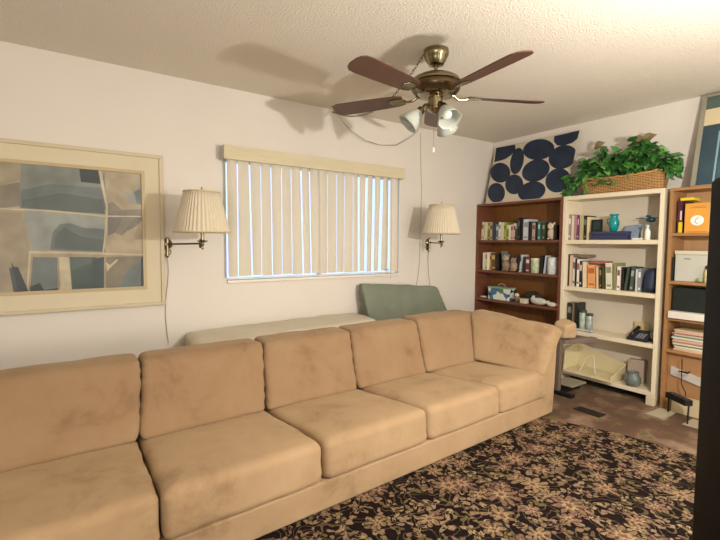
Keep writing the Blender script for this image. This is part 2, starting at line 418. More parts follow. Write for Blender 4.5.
# ================================================================ CEILING FAN
FX, FY = 1.893, 1.972
t = thing('ceiling_fan', 'antique brass ceiling fan with five brown blades and frosted glass shades', 'ceiling fan', (FX, FY, CEIL))
K = (FX, FY, 0)
obj('canopy', MB().lathe([(.074, CEIL-.0005), (.076, 2.42), (.074, 2.405), (.066, 2.395), (.062, 2.38), (.045, 2.352), (.02, 2.345), (.012, 2.345)], 40, K), M['brass'], t, auto=40)
obj('downrod', MB().lathe([(.011, 2.345), (.011, 2.315), (.026, 2.312), (.022, 2.295), (.03, 2.282)], 24, K), M['brass'], t, auto=40)
MS = 1.07
obj('motor_housing', MB().lathe([(r*MS, z) for r, z in ((.02, 2.292), (.06, 2.292), (.10, 2.284), (.128, 2.268), (.139, 2.250), (.139, 2.242), (.132, 2.237), (.134, 2.224), (.128, 2.200), (.108, 2.178), (.085, 2.170), (.05, 2.168))], 48, K), [M['brass']], t, auto=35)
obj('motor_band', MB().lathe([(r*MS, z) for r, z in ((.1345, 2.236), (.1380, 2.226), (.1355, 2.205), (.120, 2.184), (.1085, 2.1765))], 48, K, cap=False), M['brass_dark'], t, auto=50)
obj('switch_housing', MB().lathe([(.05, 2.170), (.043, 2.162), (.043, 2.105), (.05, 2.1), (.05, 2.09), (.03, 2.075), (.012, 2.065)], 32, K), M['brass'], t, auto=40)
ang0 = -25.0
for k in range(5):
    a = R(ang0+72*k); ca, sa = math.cos(a), math.sin(a)
    mt = Matrix.Translation((FX, FY, 2.172)) @ Matrix.Rotation(a, 4, 'Z') @ Matrix.Rotation(R(12), 4, 'X')
    b = MB(); out = []
    n = 14; L0, L1 = .205, .70
    prof = [(L0, .045), (L0+.04, .058), (L0+.12, .064), (L0+.3, .07), (L1-.07, .072), (L1-.035, .068), (L1-.012, .052), (L1, .025)]
    loop = [(x, w) for x, w in prof]+[(x, -w) for x, w in reversed(prof)]
    b.prism([mt @ Vector((x, y, -.003)) for x, y in loop], mt.to_3x3() @ Vector((0, 0, .006)))
    blade = obj('blade', b, wood_mat('#4b3226', '#644534', .4, (3, 30, 30)) if k == 0 else blade_m, t)
    blade_m = blade.data.materials[0]
    c = MB(); c.tube([mt @ Vector(p) for p in ((.085, 0, .012), (.12, 0, .004), (.145, 0, -.014), (.18, 0, -.014), (.21, 0, -.007))], [.012, .009, .008, .008, .01], 10)
    c.prism([mt @ Vector((x, y, -.010)) for x, y in ((.19, -.018), (.24, -.034), (.285, -.03), (.305, 0), (.285, .03), (.24, .034), (.19, .018))], mt.to_3x3() @ Vector((0, 0, .006)))
    obj('blade_bracket', c, M['brass'], t, bevel=.001)
for k, ad in enumerate((150, 258, 18)):
    a = R(ad)
    tilt = R(44 if k != 1 else 38)
    base = Vector((FX+.085*math.cos(a), FY+.085*math.sin(a), 2.085))
    mt = Matrix.Rotation(a, 4, 'Z') @ Matrix.Rotation(-tilt, 4, 'Y')
    arm = MB(); arm.tube([(FX+.035*math.cos(a), FY+.035*math.sin(a), 2.12), (FX+.065*math.cos(a), FY+.065*math.sin(a), 2.115), tuple(base)], [.009, .009, .011], 10)
    arm.lathe([(.012, .012), (.024, .006), (.026, -.02), (.022, -.024)], 20, base, mtx=mt.to_3x3())
    obj('lamp_arm', arm, M['brass_dark'], t, auto=40)
    sh = MB()
    pr_ = [(.022, -.012), (.034, -.03), (.046, -.05), (.054, -.075), (.060, -.1), (.068, -.122), (.066, -.122), (.058, -.1), (.052, -.075), (.044, -.05), (.031, -.031), (.018, -.014)]
    sh.lathe(pr_, 36, base, rad=lambda an, z: 1+.02*math.cos(6*an)*max(0, (-z-.05)/.07), cap=False, mtx=mt.to_3x3())
    g = obj('glass_shade', sh, M['frosted'], t, smooth=True)
    bl = MB(); bl.lathe([(.010, -.01), (.012, -.03), (.026, -.055), (.030, -.072), (.024, -.09), (.008, -.099)], 18, base, mtx=mt.to_3x3())
    obj('light_bulb', bl, mat('#e9e6da', .3), g, smooth=True)
for k, (px, py) in enumerate(((433.5, 150), (421.5, 142))):
    if k: break
    e = at(px, py, 'y', 1.93); b = MB()
    b.tube([(e.x, e.y, 2.08), (e.x, e.y, e.z)], .0012, 5); ch = obj('pull_chain', b, M['brass'], t)
    b = MB(); b.lathe([(.002, .018), (.005, .012), (.006, -.01), (.003, -.014)], 12, (e.x, e.y, e.z)); obj('pull_knob', b, mat('#efe9da', .4), ch, smooth=True)

# swag chain and its cord
hk = Vector((1.945, 3.262, CEIL))
b = MB(); b.lathe([(.016, CEIL-.0005), (.016, 2.434), (.005, 2.43), (.004, 2.415)], 14, (hk.x, hk.y, 0))
b.tube([(hk.x, hk.y, 2.417), (hk.x+.012, hk.y, 2.405), (hk.x+.01, hk.y, 2.39), (hk.x-.006, hk.y, 2.386), (hk.x-.014, hk.y, 2.397)], .003, 6)
solo('ceiling_hook', b, M['brass_dark'], 'small dark swag hook screwed into ceiling above the blinds', 'hook', (hk.x, hk.y, 2.386))
b = MB(); A = Vector((FX-.075, FY+.03, 2.405)); B = Vector((hk.x, hk.y, 2.392)); n = 62
def cat(f): p = A.lerp(B, f); p.z -= .17*4*f*(1-f)*(1-.35*(f-.5)); return p
for i in range(n):
    p, q = cat(i/n), cat((i+1)/n); mid = (p+q)/2; d = (q-p); l = d.length*.68; d.normalize()
    u = d.orthogonal().normalized()
    u = (Matrix.Rotation(R(90)*(i % 2)+.4, 3, d) @ u)
    ring = [mid+d*l*math.cos(2*PI*j/10)+u*.0065*math.sin(2*PI*j/10) for j in range(10)]
    b.tube(ring, .0016, 5, closed=True)
solo('swag_chain', b, M['brass_dark'], 'brass link chain swagged from fan canopy to ceiling hook', 'chain', tuple(B))
b = MB()
for s_ in (0, 1):
    pts = []
    for px, py in ((334.5, 108), (342, 121), (352, 131+s_*1.5), (365, 140+s_), (380, 145), (396, 145+s_*.5), (408, 139), (416, 133), (419.5, 128)):
        f = (px-334)/86
        pts.append(at(px, py, 'y', 3.27+(.06)*f-.02*s_*math.sin(PI*f)))
    b.tube(pts, .0018, 6)
solo('electrical_cable', b, mat('#8f8570', .6), 'thin looping lamp cord hanging on back wall beside the ceiling fan', 'cord', tuple(pts[-1]))
b = MB(); b.tube([at(px, py, 'y', D-.006) for px, py in ((420.5, 133), (420.8, 160), (421.5, 190), (421, 215), (420, 240), (419.5, 262), (418, 276), (416, 288))], .0025, 6)
solo('electrical_cable', b, mat('#b5ab98', .6), 'thin cord running straight down the wall behind right sconce', 'cord', tuple(at(416, 288, 'y', D-.006)))

# ================================================================ SWING ARM WALL SCONCES
def sconce(plate, elbow, stem, label, cordpx):
    px, pz = plate
    t = thing('wall_sconce', label, 'wall lamp', (px, D, pz-.07), group=None)
    b = MB(); mt = Matrix.Rotation(R(90), 3, 'X')
    b.lathe([(.038, .0005), (.038, .006), (.03, .013), (.016, .024)], 24, (px, D, pz), mtx=mt)
    b.lathe([(.030, .0005), (.030, .006), (.022, .016)], 24, (px, D, pz-.055), mtx=mt)
    b.box(px-.018, px+.018, D-.010, D-.0005, pz-.055, pz)
    b.tube([(px, D-.025, pz+.04), (px, D-.025, pz-.08)], .010, 10); b.tube([(px, D-.003, pz), (px, D-.025, pz)], .006, 8)
    b.blob((px, D-.025, pz-.082), (.01, .01, .014)); b.blob((px, D-.025, pz+.04), .01)
    obj('back_plate', b, M['brass'], t, auto=40)
    E_, S = Vector(elbow), Vector(stem)
    b = MB(); b.tube([(px, D-.025, pz), tuple(E_)], .0062, 10); b.tube([tuple(E_), (S.x, S.y, E_.z)], .0055, 10)
    b.lathe([(.004, -.03), (.008, -.02), (.009, 0), (.008, .02), (.004, .03)], 12, tuple(E_))
    obj('swing_arm', b, M['brass_dark'] if px < 2 else M['brass'], t, auto=40)
    b = MB(); z = E_.z; zb = S.z
    b.lathe([(.003, z-.04), (.008, z-.032), (.005, z-.02), (.010, z-.008), (.010, z+.006), (.03, z+.012), (.036, z+.02), (.012, z+.024), (.011, zb+.02), (.014, zb+.03), (.014, zb+.08), (.004, zb+.085), (.0025, zb+.27), (.006, zb+.275), (.005, zb+.29), (.002, zb+.297)], 20, (S.x, S.y, 0))
    obj('socket', b, M['brass'], t, auto=40)
    b = MB(); b.lathe([(.012, zb+.08), (.016, zb+.1), (.03, zb+.13), (.031, zb+.15), (.02, zb+.175), (.004, zb+.185)], 16, (S.x, S.y, 0)); obj('light_bulb', b, mat('#efece2', .3), t, smooth=True)
    b = MB(); n = 288; rt_, rb_ = .112, .176
    def pl(a, z): return 1+.022*math.sin(a*44+1.3*math.sin(a*5))
    prof = [(rb_, zb), (rb_*.8+rt_*.2, zb+.05), (rb_*.55+rt_*.45, zb+.12), (rb_*.25+rt_*.75, zb+.19), (rt_, zb+.265)]
    pr_ = prof+[(r-.004, z) for r, z in reversed(prof)]+[prof[0]]
    b.lathe(pr_, n, (S.x, S.y, 0), rad=pl, cap=False)
    shd = obj('lamp_shade', b, M['shade'], t, smooth=True); shd['label'] = 'cream pleated fabric shade'
    for zz, rr in ((zb+.001, rb_), (zb+.264, rt_)):
        b = MB(); b.lathe([(rr+.004, zz-.004), (rr+.006, zz), (rr+.004, zz+.005), (rr-.006, zz+.005), (rr-.006, zz-.004), (rr+.004, zz-.004)], 72, (S.x, S.y, 0), cap=False)
        if rr == rt_:
            for k in range(3):
                a = 2*PI*k/3; b.tube([(S.x, S.y, zb+.25), (S.x+rt_*math.cos(a), S.y+rt_*math.sin(a), zb+.262)], .0015, 5)
        obj('shade_trim', b, mat('#cbbd99', .7), shd)
    b = MB(); pts = [(px, D-.012, pz-.09)]+[tuple(at(x, y, 'y', D-.006)) for x, y in cordpx]
    b.tube(pts, .0024, 6); obj('lamp_cord', b, mat('#a89c86', .6), t)
sconce((.618, 1.262), (.762, 3.0, 1.268), (.772, 2.98, 1.343), 'brass swing-arm wall lamp with pleated cream shade left of the window', ((168.5, 270), (167.5, 285), (165.5, 300), (165.5, 318), (167, 332), (168.5, 343)))
sconce((3.138, 1.29), (3.02, 3.02, 1.282), (2.936, 2.95, 1.372), 'brass swing-arm wall lamp with pleated cream shade right of the window', ((428, 262), (428.5, 274), (430.5, 288)))

# ================================================================ PICTURE ON THE LEFT
PX0, PX1, PZ0, PZ1 = -.92, .597, .834, 1.876
t = thing('framed_picture', 'large cream-matted abstract picture in tan and slate blue left of the sconce', 'picture', (PX0/2+PX1/2, D, PZ0))
def ring_(b, x0, x1, z0, z1, w, y0, y1):
    b.box(x0, x1, y0, y1, z1-w, z1); b.box(x0, x1, y0, y1, z0, z0+w); b.box(x0, x0+w, y0, y1, z0+w, z1-w); b.box(x1-w, x1, y0, y1, z0+w, z1-w)
b = MB(); ring_(b, PX0, PX1, PZ0, PZ1, .024, D-.035, D-.001); obj('picture_frame', b, mat('#c8bc9e', .45, var=.05), t, bevel=.003)
b = MB(); ring_(b, PX0+.024, PX1-.024, PZ0+.024, PZ1-.024, .105, D-.024, D-.002); obj('picture_mat', b, mat('#d3c9ae', .8), t)
b = MB(); ring_(b, PX0+.115, PX1-.115, PZ0+.115, PZ1-.115, .022, D-.027, D-.004); obj('inner_frame', b, mat('#b9a882', .4), t, bevel=.002)
pal = ['#b0a286', '#848b83', '#6c7878', '#25333b', '#cdc2a6', '#566463', '#425855', '#857d6c', '#a0937a', '#3b4b50', '#9aa09a', '#77706a']
mats = [mat(h, .7, var=.32, vscale=9) for h in pal]
art = MB(); art.mi = 0; art.box(PX0+.12, PX1-.12, D-.014, D-.010, PZ0+.12, PZ1-.12)
polys = [
 (8, [(0, 152), (19, 155), (20, 180), (0, 186)]), (7, [(0, 186), (20, 182), (21, 206), (0, 208)]),
 (1, [(20, 162), (78, 167), (101, 172), (104, 212), (60, 209), (21, 207)]),
 (2, [(21, 190), (50, 184), (103, 188), (105, 214), (60, 211), (20, 208)]), (5, [(22, 200), (60, 193), (82, 196), (104, 200), (105, 214), (60, 211), (22, 207)]),
 (3, [(79, 166.5), (99, 168.5), (101, 184), (81, 182)]),
 (2, [(104, 170), (106, 195), (108, 205), (104, 212), (101, 190)]),
 (10, [(124, 190), (132, 195), (143.5, 184), (143.5, 206), (130, 203)]), (2, [(134, 192), (143.5, 188), (143.5, 205), (137, 204)]),
 (7, [(107, 204), (113, 202), (122, 210), (143.5, 209), (143.5, 218), (132, 226), (122, 236), (108, 230)]),
 (11, [(108, 214), (116, 210), (124, 214), (116, 232), (108, 236)]), (11, [(140, 213), (132, 222), (122, 233), (134, 228), (143, 219)]),
 (10, [(24, 212), (60, 213), (104, 216), (105, 251), (32, 250), (27, 232)]),
 (2, [(50, 250), (53, 232), (60, 224), (70, 223), (84, 228), (104, 229), (105, 252)]), (5, [(54, 248), (56, 234), (64, 227), (80, 236), (104, 240), (105, 251)]),
 (4, [(98, 168), (101, 168), (105, 190), (108, 206), (107, 230), (104, 252), (102.5, 252), (105, 230), (106, 208), (102, 190)]),
 (4, [(0, 208), (50, 210), (104, 215.5), (143.5, 216), (143.5, 217), (104, 216.8), (50, 211.5), (0, 209.2)]),
 (8, [(0, 212), (22, 212), (30, 250), (28, 290), (0, 292)]),
 (4, [(29, 251), (60, 251.5), (143.5, 254), (143.5, 255.5), (60, 253.5), (31, 253.5), (28, 292), (26.5, 292)]),
 (2, [(33, 257), (57, 257.5), (58, 292), (30, 292)]), (3, [(30, 287), (40, 283), (44, 290), (58, 288), (58, 293), (30, 293)]),
 (4, [(59, 257), (69, 257), (72, 291), (60, 292)]),
 (5, [(70, 257), (96, 257), (104, 288), (72, 291)]), (6, [(72, 270), (94, 262), (100, 289), (73, 291)]), (9, [(92, 259), (104, 257), (104, 288), (92, 290)]),
 (7, [(106, 257), (143.5, 256), (143.5, 287), (106, 288)]), (2, [(128, 270), (143.5, 258), (143.5, 287), (120, 287)]), (3, [(141, 257), (143.6, 257), (143.6, 286), (141, 286)]),
 (4, [(106, 262), (110, 265), (117, 259), (118, 260.5), (110, 268), (107, 272)]),
 (3, [(11, 262), (14, 267), (18, 267), (29, 294), (16, 294)]), (9, [(9, 268), (13, 268), (18, 294), (14, 294)])]
for i, (mi, pl_) in enumerate(polys):
    art.mi = mi; yy = D-.0142-.0002*i
    pts = []
    for q in pl_:
        p = at(q[0], q[1], 'y', yy); p.z = min(max(p.z, PZ0+.13), PZ1-.13); p.x = min(p.x, PX1-.13); pts.append(p)
    art.prism(pts, (0, .0003, 0))
for (mi, x0, x1, z0, z1) in ((1, -.7, -.45, 1.3, 1.7), (8, -.78, -.5, .98, 1.28), (5, -.44, -.33, 1.0, 1.25)):
    art.mi = mi; art.box(x0, x1, D-.016, D-.0145, z0, z1)
obj('artwork', art, mats, t)
obj('picture_glass', MB().box(PX0+.118, PX1-.118, D-.0245, D-.0235, PZ0+.118, PZ1-.118), M['glass'], t)

# ================================================================ SOFA
t = thing('sofa', 'long tan suede sofa with loose back cushions and a padded arm facing the rug', 'sofa', (1.25, 2.2, 0))
def yb(x): return 1.70+.0483*(x-.687)+.014      # front base line
xs_f = [-1.14, -.43, .276, .988, 1.68, 2.345, 2.86]
xs_b = [-1.05, -.38, .278, .92, 1.552, 2.167, 2.74]
def ybk(x): return 2.262+.03*(x-.28)
b = MB()
xa, xz = -1.2, 2.985
b.hexa([(xa, yb(xa), .016), (xz, yb(xz), .016), (xz, 2.72, .016), (xa, 2.6, .016), (xa, yb(xa)-.006, .163), (xz, yb(xz)-.006, .163), (xz, 2.72, .155), (xa, 2.6, .155)])

obj('base', b, M['suede'], t, bevel=.012)
b = MB(); b.hexa([(xa, 2.50, .13), (2.95, 2.62, .13), (2.95, 2.74, .13), (xa, 2.62, .13), (xa, 2.56, .56), (2.95, 2.68, .56), (2.95, 2.78, .56), (xa, 2.66, .56)])
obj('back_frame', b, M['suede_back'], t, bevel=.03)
for i in range(6):
    g = .004
    f0, f1, k0, k1 = xs_f[i]+g, xs_f[i+1]-g, xs_b[i]+g, xs_b[i+1]-g
    if i == 5: f1, k1 = 2.90, 2.80
    zf = .352; zk = .345; ex = .22
    c8 = [(f0, yb(f0)-.020, .158), (f1, yb(f1)-.020, .158), (k1, ybk(k1)+ex, .16), (k0, ybk(k0)+ex, .16),
          (f0, yb(f0)-.004, zf), (f1, yb(f1)-.004, zf), (k1, ybk(k1)+ex, zk-.02), (k0, ybk(k0)+ex, zk-.02)]
    obj('seat_cushion', cushion(c8, .038, (.0, .012, .10), 26, .006, i*7.3, .002), M['suede'], t, smooth=True)
# back cushions
tops = [(-1.0, .68), (-.38, .675), (.318, .675), (.975, .68), (1.60, .685), (2.215, .70), (2.86, .715)]
for i in range(6):
    g = .003
    (x0, z0), (x1, z1) = tops[i], tops[i+1]
    k0, k1 = xs_b[i]+g, xs_b[i+1]-g
    x0 += g; x1 -= g
    zt = .684+.002*i+(.012 if i == 5 else 0)
    def yt(x): return 2.475+.03*(x-.28)
    c8 = [(k0, ybk(k0)-.035, .335), (k1, ybk(k1)-.035, .335), (k1, ybk(k1)+.17, .34), (k0, ybk(k0)+.17, .34),
          (x0, yt(x0)-.075, zt), (x1, yt(x1)-.075, zt), (x1, yt(x1)+.13, zt-.005), (x0, yt(x0)+.13, zt-.005)]
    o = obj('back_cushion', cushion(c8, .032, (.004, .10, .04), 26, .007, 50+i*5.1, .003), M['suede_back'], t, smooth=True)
# the arm: front panel, padded inner roll
b = MB()
b.prism([(2.835, yb(2.83)-.006, .012), (3.005, yb(3)-.002, .012), (3.022, 1.835, .25), (3.030, 1.83, .50), (3.06, 1.83, .62), (2.95, 1.825, .66), (2.90, 1.82, .60), (2.862, 1.82, .45), (2.835, 1.815, .30)], (-.06, .62, 0))
b2 = MB()
sec = [(2.835, .016), (3.010, .016), (3.030, .25), (3.040, .50), (3.06, .60), (2.99, .655), (2.92, .62), (2.87, .47), (2.835, .30)]
rings = []
for k, (yy, dx, dz, sc) in enumerate(((1.80, 0, 0, .9), (1.795+.008, 0, 0, 1.), (2.0, .0, .0, 1.0), (2.35, .05, .0, 1.0), (2.74, .14, 0, 1.))):
    cx, cz = 2.93, .33
    for (x, z) in sec: rings.append(((x-cx)*sc+cx+dx, yy+.0 + (.02 if sc < 1 else .03), (z-cz)*sc*1.0+cz if sc == 1 else max(.03, (z-cz)*.97+cz)))
n = len(sec); fs = [(k*n+j, k*n+(j+1) % n, (k+1)*n+(j+1) % n, (k+1)*n+j) for k in range(4) for j in range(n)]
fs += [tuple(range(n)), tuple(reversed(range(4*n, 5*n)))]
b2.add(rings, fs); obj('arm_frame', b2, M['suede'], t, bevel=.008, auto=50)
c8 = [(2.825, 1.80, .315), (2.865, 1.80, .33), (3.05, 2.66, .33), (2.66, 2.32, .34),
      (2.93, 1.79, .705), (3.125, 1.79, .63), (3.20, 2.66, .70), (2.80, 2.50, .715)]
obj('arm_cushion', cushion(c8, .04, (.04, .01, .02), 30, .007, 91, .001), M['suede'], t, smooth=True)
# futon & pillow behind the sofa
c8 = [(.70, 2.86, .0), (2.24, 2.92, .0), (2.25, 3.325, .0), (.72, 3.325, .0), (.70, 2.9, .585), (2.23, 2.95, .63), (2.24, 3.325, .645), (.72, 3.325, .63)]
mb = cushion(c8, .05, (.0, .02, .05), 24, .012, 33)
for v in mb.v: v.z = max(v.z, .001); v.y = min(v.y, 3.332)
solo('folded_mattress', mb, mat('#d0c7b4', .9, bump=.4, bscale=14, var=.06, bdist=.02), 'beige fabric mattress standing behind the sofa under the window', 'mattress', (1.5, 3.1, 0), smooth=True)
pw = [at(369, 326, 'y', 3.17), at(455, 326, 'y', 3.17), at(435, 286, 'y', 3.255), at(360.5, 283, 'y', 3.255)]
dn = Vector((0, .08, .02))
c8 = [pw[0]-Vector((0, .06, .05)), pw[1]-Vector((.0, .06, .06)), pw[1]+dn-Vector((0, 0, .06)), pw[0]+dn-Vector((0, 0, .05)),
      pw[3]-Vector((0, .03, 0)), pw[2]-Vector((0, .03, 0)), pw[2]+Vector((0, .05, -.01)), pw[3]+Vector((0, .05, -.01))]
mb = cushion(c8, .025, (.0, .3, .0), 24, .012, 12, .003)
for v in mb.v: v.y = min(v.y, 3.335)
solo('throw_pillow', mb, mat('#7b8271', .9, bump=.3, bscale=18, var=.12, bdist=.02), 'large sage green cushion leaning on the wall behind the sofa', 'cushion', tuple((pw[0]+pw[1])/2-Vector((0, 0, .06))), smooth=True)

# ================================================================ RUG
b = MB(); b.hexa([(-1.6, -1.2, .001), (3.02, .75, .001), (2.98, 1.78, .001), (-1.8, 1.75, .001), (-1.6, -1.2, .012), (3.02, .75, .012), (2.98, 1.78, .012), (-1.8, 1.75, .012)])
b = MB(); n = 40
ed = [(-1.9, -1.7), (2.0, -1.7), (3.05, .35), (3.12, .98), (3.07, 1.35), (2.93, 1.69), (2.84, 1.90), (1.6, 1.82), (-1.9, 1.75)]
b.prism([(x, y, .001) for x, y in ed], (0, 0, .011))
solo('floral_rug', b, M['rug'], 'dark brown area rug with beige and rose flowers before the sofa', 'rug', (1, 0, .001))
# floor vent
p = [at(x, y, 'z', .0) for x, y in ((575, 410), (600, 417.5), (608, 414.5), (584, 409))]
b = MB(); q0, q1, q2, q3 = [(3.26, 1.79), (3.26, 1.62), (3.36, 1.62), (3.36, 1.79)]
b.box(3.25, 3.35, 1.60, 1.80, .0005, .006)
vt = thing('floor_vent', 'black floor register in the carpet beyond the sofa arm', 'vent', (3.3, 1.7, 0))
obj('frame', b, mat('#15110f', .5), vt)
b = MB()
for k in range(9): b.box(3.262, 3.338, 1.615+k*.02, 1.622+k*.02, .006, .009)
obj('grille', b, mat('#2a2320', .5), vt)

# ================================================================ BOOKCASES
def bookcase(name, label, y0, y1, top, shelves, m, mback, th=.024, sth=.024, kick=True, back_lo=0.0, x0=XB, mshelf=None):
    t = thing(name, label, 'bookcase', (x0+.13, (y0+y1)/2, 0))
    for ys in ((y0, y0+th), (y1-th, y1)): obj('side_panel', MB().box(x0, W-.012, ys[0], ys[1], 0, top), m, t, bevel=.0015)
    obj('top_panel', MB().box(x0, W-.012, y0+th, y1-th, top-sth, top), m, t, bevel=.0015)
    for z in shelves: obj('shelf', MB().box(x0+.004, W-.022, y0+th, y1-th, z-sth, z), mshelf or m, t, bevel=.0015)
    obj('back_panel', MB().box(W-.022, W-.014, y0+th, y1-th, back_lo, top-sth), mback, t)
    if kick: obj('kickboard', MB().box(x0+.02, x0+.035, y0+th, y1-th, 0, shelves[-1]-sth), m, t)
    return t
YR0, YR1 = .62, 1.448           # right oak
YW0, YW1 = 1.484, 2.312        # white
YB0, YB1 = 2.318, 3.342         # brown
brown = bookcase('bookcase', 'dark brown bookcase standing in the corner behind the sofa arm', YB0, YB1, 1.7215, [1.322, .99, .672, .35, .08], M['brown_wood'], M['brown_back'])
white = bookcase('bookcase', 'cream painted bookcase in the middle of the three', YW0, YW1, 1.724, [1.322, .892, .488, .10], M['white_wood'], mat('#d8cebc', .6), th=.03, sth=.036, kick=False)
oak = bookcase('bookcase', 'light oak bookcase at the right, nearest the black cabinet', YR0, YR1, 1.716, [1.373, 1.004, .72, .47, .08], M['oak'], M['oak_back'], th=.022, sth=.022)
for i, o in enumerate((brown, white, oak)): o['group'] = 'bookcases along the right wall'

obj('foot', MB().box(3.835, XB-.001, YW0-.012, YW0+.05, 0, .075), mat('#cfc3a8', .6), white, bevel=.006)
BROWN, WHITE, OAKC = 'the brown bookcase', 'the cream bookcase', 'the oak bookcase'
BR = random.Random(1)
def book(px0, px1, pytop, z, h, label, xf=3.93, lean=0., depth=.16, band=None, pages=True, cat='book', group=None, rough=.5):
    """standing book whose spine covers px0..px1 (left..right) and rises to pytop"""
    ya = at(px0, pytop, 'x', xf).y; yb_ = at(px1, pytop, 'x', xf).y
    ht = at((px0+px1)/2, pytop, 'x', xf).z-z
    lo, w = min(ya, yb_)+.0008, abs(ya-yb_)-.0016
    lo = lo-0; ca, sa = math.cos(lean), math.sin(lean)
    w2 = max(w-abs(ht*math.tan(lean)) if lean else w, .008)
    BR.seed(len(label)*7+int(px0*13)); dx_ = BR.uniform(-.008, .010); xf += dx_; depth = min(depth, W-.026-xf)
    # local: u across (y), v up; pivot at bottom corner
    piv = lo if lean < 0 else lo+0
    def T(u, v):
        yy = u*ca+v*sa; zz = -u*sa+v*ca
        return yy, zz
    hh = (ht-(w2*abs(sa)))/ca if lean else ht
    cor = [T(u, v) for u in (0, w2) for v in (0, hh)]
    my = min(c[0] for c in cor); mz = min(c[1] for c in cor)
    def P(x, u, v):
        yy, zz = T(u, v); return (x, lo+yy-my, z+.0006+zz-mz)
    def bx(b, x0, x1, u0, u1, v0, v1):
        b.hexa([P(x0, u0, v0), P(x1, u0, v0), P(x1, u1, v0), P(x0, u1, v0), P(x0, u0, v1), P(x1, u0, v1), P(x1, u1, v1), P(x0, u1, v1)])
    t = thing('book', label, cat, (xf+depth/2, lo+w2/2, z+.0006), group=group)
    c = MB(); th = min(.002, w2*.2)
    bx(c, xf, xf+.0025, 0, w2, 0, hh); bx(c, xf+.0025, xf+depth, 0, th, 0, hh); bx(c, xf+.0025, xf+depth, w2-th, w2, 0, hh)
    ms = [mat(h, rough, var=.08)]
    if band:
        c.mi = 1; bx(c, xf-.0006, xf-.0001, w2*.1, w2*.9, hh*.62, hh*.85); bx(c, xf-.0006, xf-.0001, w2*.15, w2*.85, hh*.1, hh*.18); ms.append(mat(band, .5))
    obj('cover', c, ms, t)
    g = MB(); bx(g, xf+.0027, xf+depth-.004, th+.0002, w2-th-.0002, .003, hh-.004); obj('pages', g, mat('#dcd0b4', .9), t)
    return t
def bxy(px0, px1, pytop, pybot, xf):   # y-range and height of a front face seen at px
    a = at(px0, pytop, 'x', xf); c = at(px1, pybot, 'x', xf); return c.y, a.y, c.z, a.z

# ---- brown bookcase, top shelf (zoomed readings / 6.667)
def zb(u):
    p_ = 465+u/6.667; return p_+3.2*(558-p_)/80
def zv(v): return 185+v/6.667
G1 = 'books on the top shelf of the brown bookcase'
Z = 1.322
for (u0, u1, v, h, band, lean, lab) in (
    (88, 108, 246, '#e3dab8', '#7d6a4a', -.06, 'cream book at the left end of %s top shelf'),
    (108, 130, 250, '#d8cfa6', None, -.06, 'ivory book leaning second from left on %s top shelf'),
    (132, 148, 252, '#6d7238', '#c9c18c', -.02, 'thin olive green book near the left of %s top shelf'),
    (149, 166, 252, '#c0ad84', '#5a4b34', 0, 'tan book between the olive and navy ones on %s top shelf'),
    (168, 184, 248, '#3a3f52', None, 0, 'navy book, left of the grey book on %s top shelf'),
    (185, 205, 262, '#6b7582', '#c3c9cc', 0, 'slate grey book beside the navy one on %s top shelf'),
    (207, 225, 248, '#e0dccb', '#88906c', -.03, 'white book right of the slate grey one on %s top shelf'),
    (226, 245, 252, '#d3c9ae', None, 0, 'off-white book left of the lime green one on %s top shelf'),
    (247, 261, 252, '#a8b04a', '#5e6a2c', 0, 'lime green book on %s top shelf'),
    (262, 277, 248, '#5f7f42', '#d8d8b0', 0, 'leaf green book on %s top shelf'),
    (279, 293, 268, '#e4d8c0', None, 0, 'short cream book right of the green pair on %s top shelf'),
    (294, 309, 262, '#cfa99a', '#7e4a44', 0, 'dusty pink book on %s top shelf'),
    (310, 324, 256, '#ded2c2', '#44342c', 0, 'pale book with dark title, left of the black pair on %s top shelf'),
    (325, 343, 292, '#3c3835', None, 0, 'short charcoal book on %s top shelf'),
    (345, 360, 218, '#17171a', '#5a5a5c', 0, 'tall black book left of the silver binder on %s top shelf'),
    (361, 376, 222, '#202124', None, 0, 'tall black book touching the silver binder on %s top shelf'),
    (378, 414, 228, '#c8ccd2', '#8b9097', 0, 'wide silver binder standing on %s top shelf'),
    (416, 438, 244, '#18181c', None, 0, 'black book right of the silver binder on %s top shelf'),
    (440, 464, 252, '#b59c94', '#6a4e4c', -.02, 'pinkish grey book on %s top shelf'),
    (467, 482, 250, '#141416', None, 0, 'slim black book left of the teal one on %s top shelf'),
    (483, 499, 246, '#39706c', '#b9cfc4', 0, 'slim teal book on %s top shelf'),
    (500, 514, 252, '#2d4331', None, 0, 'bottle green book right of the teal one on %s top shelf'),
    (515, 531, 250, '#3a4536', '#98a088', 0, 'dark green book left of the white figurine on %s top shelf')):
    book(zb(u0), zb(u1), zv(v), Z, h, lab % BROWN, lean=lean, band=band, group=G1)
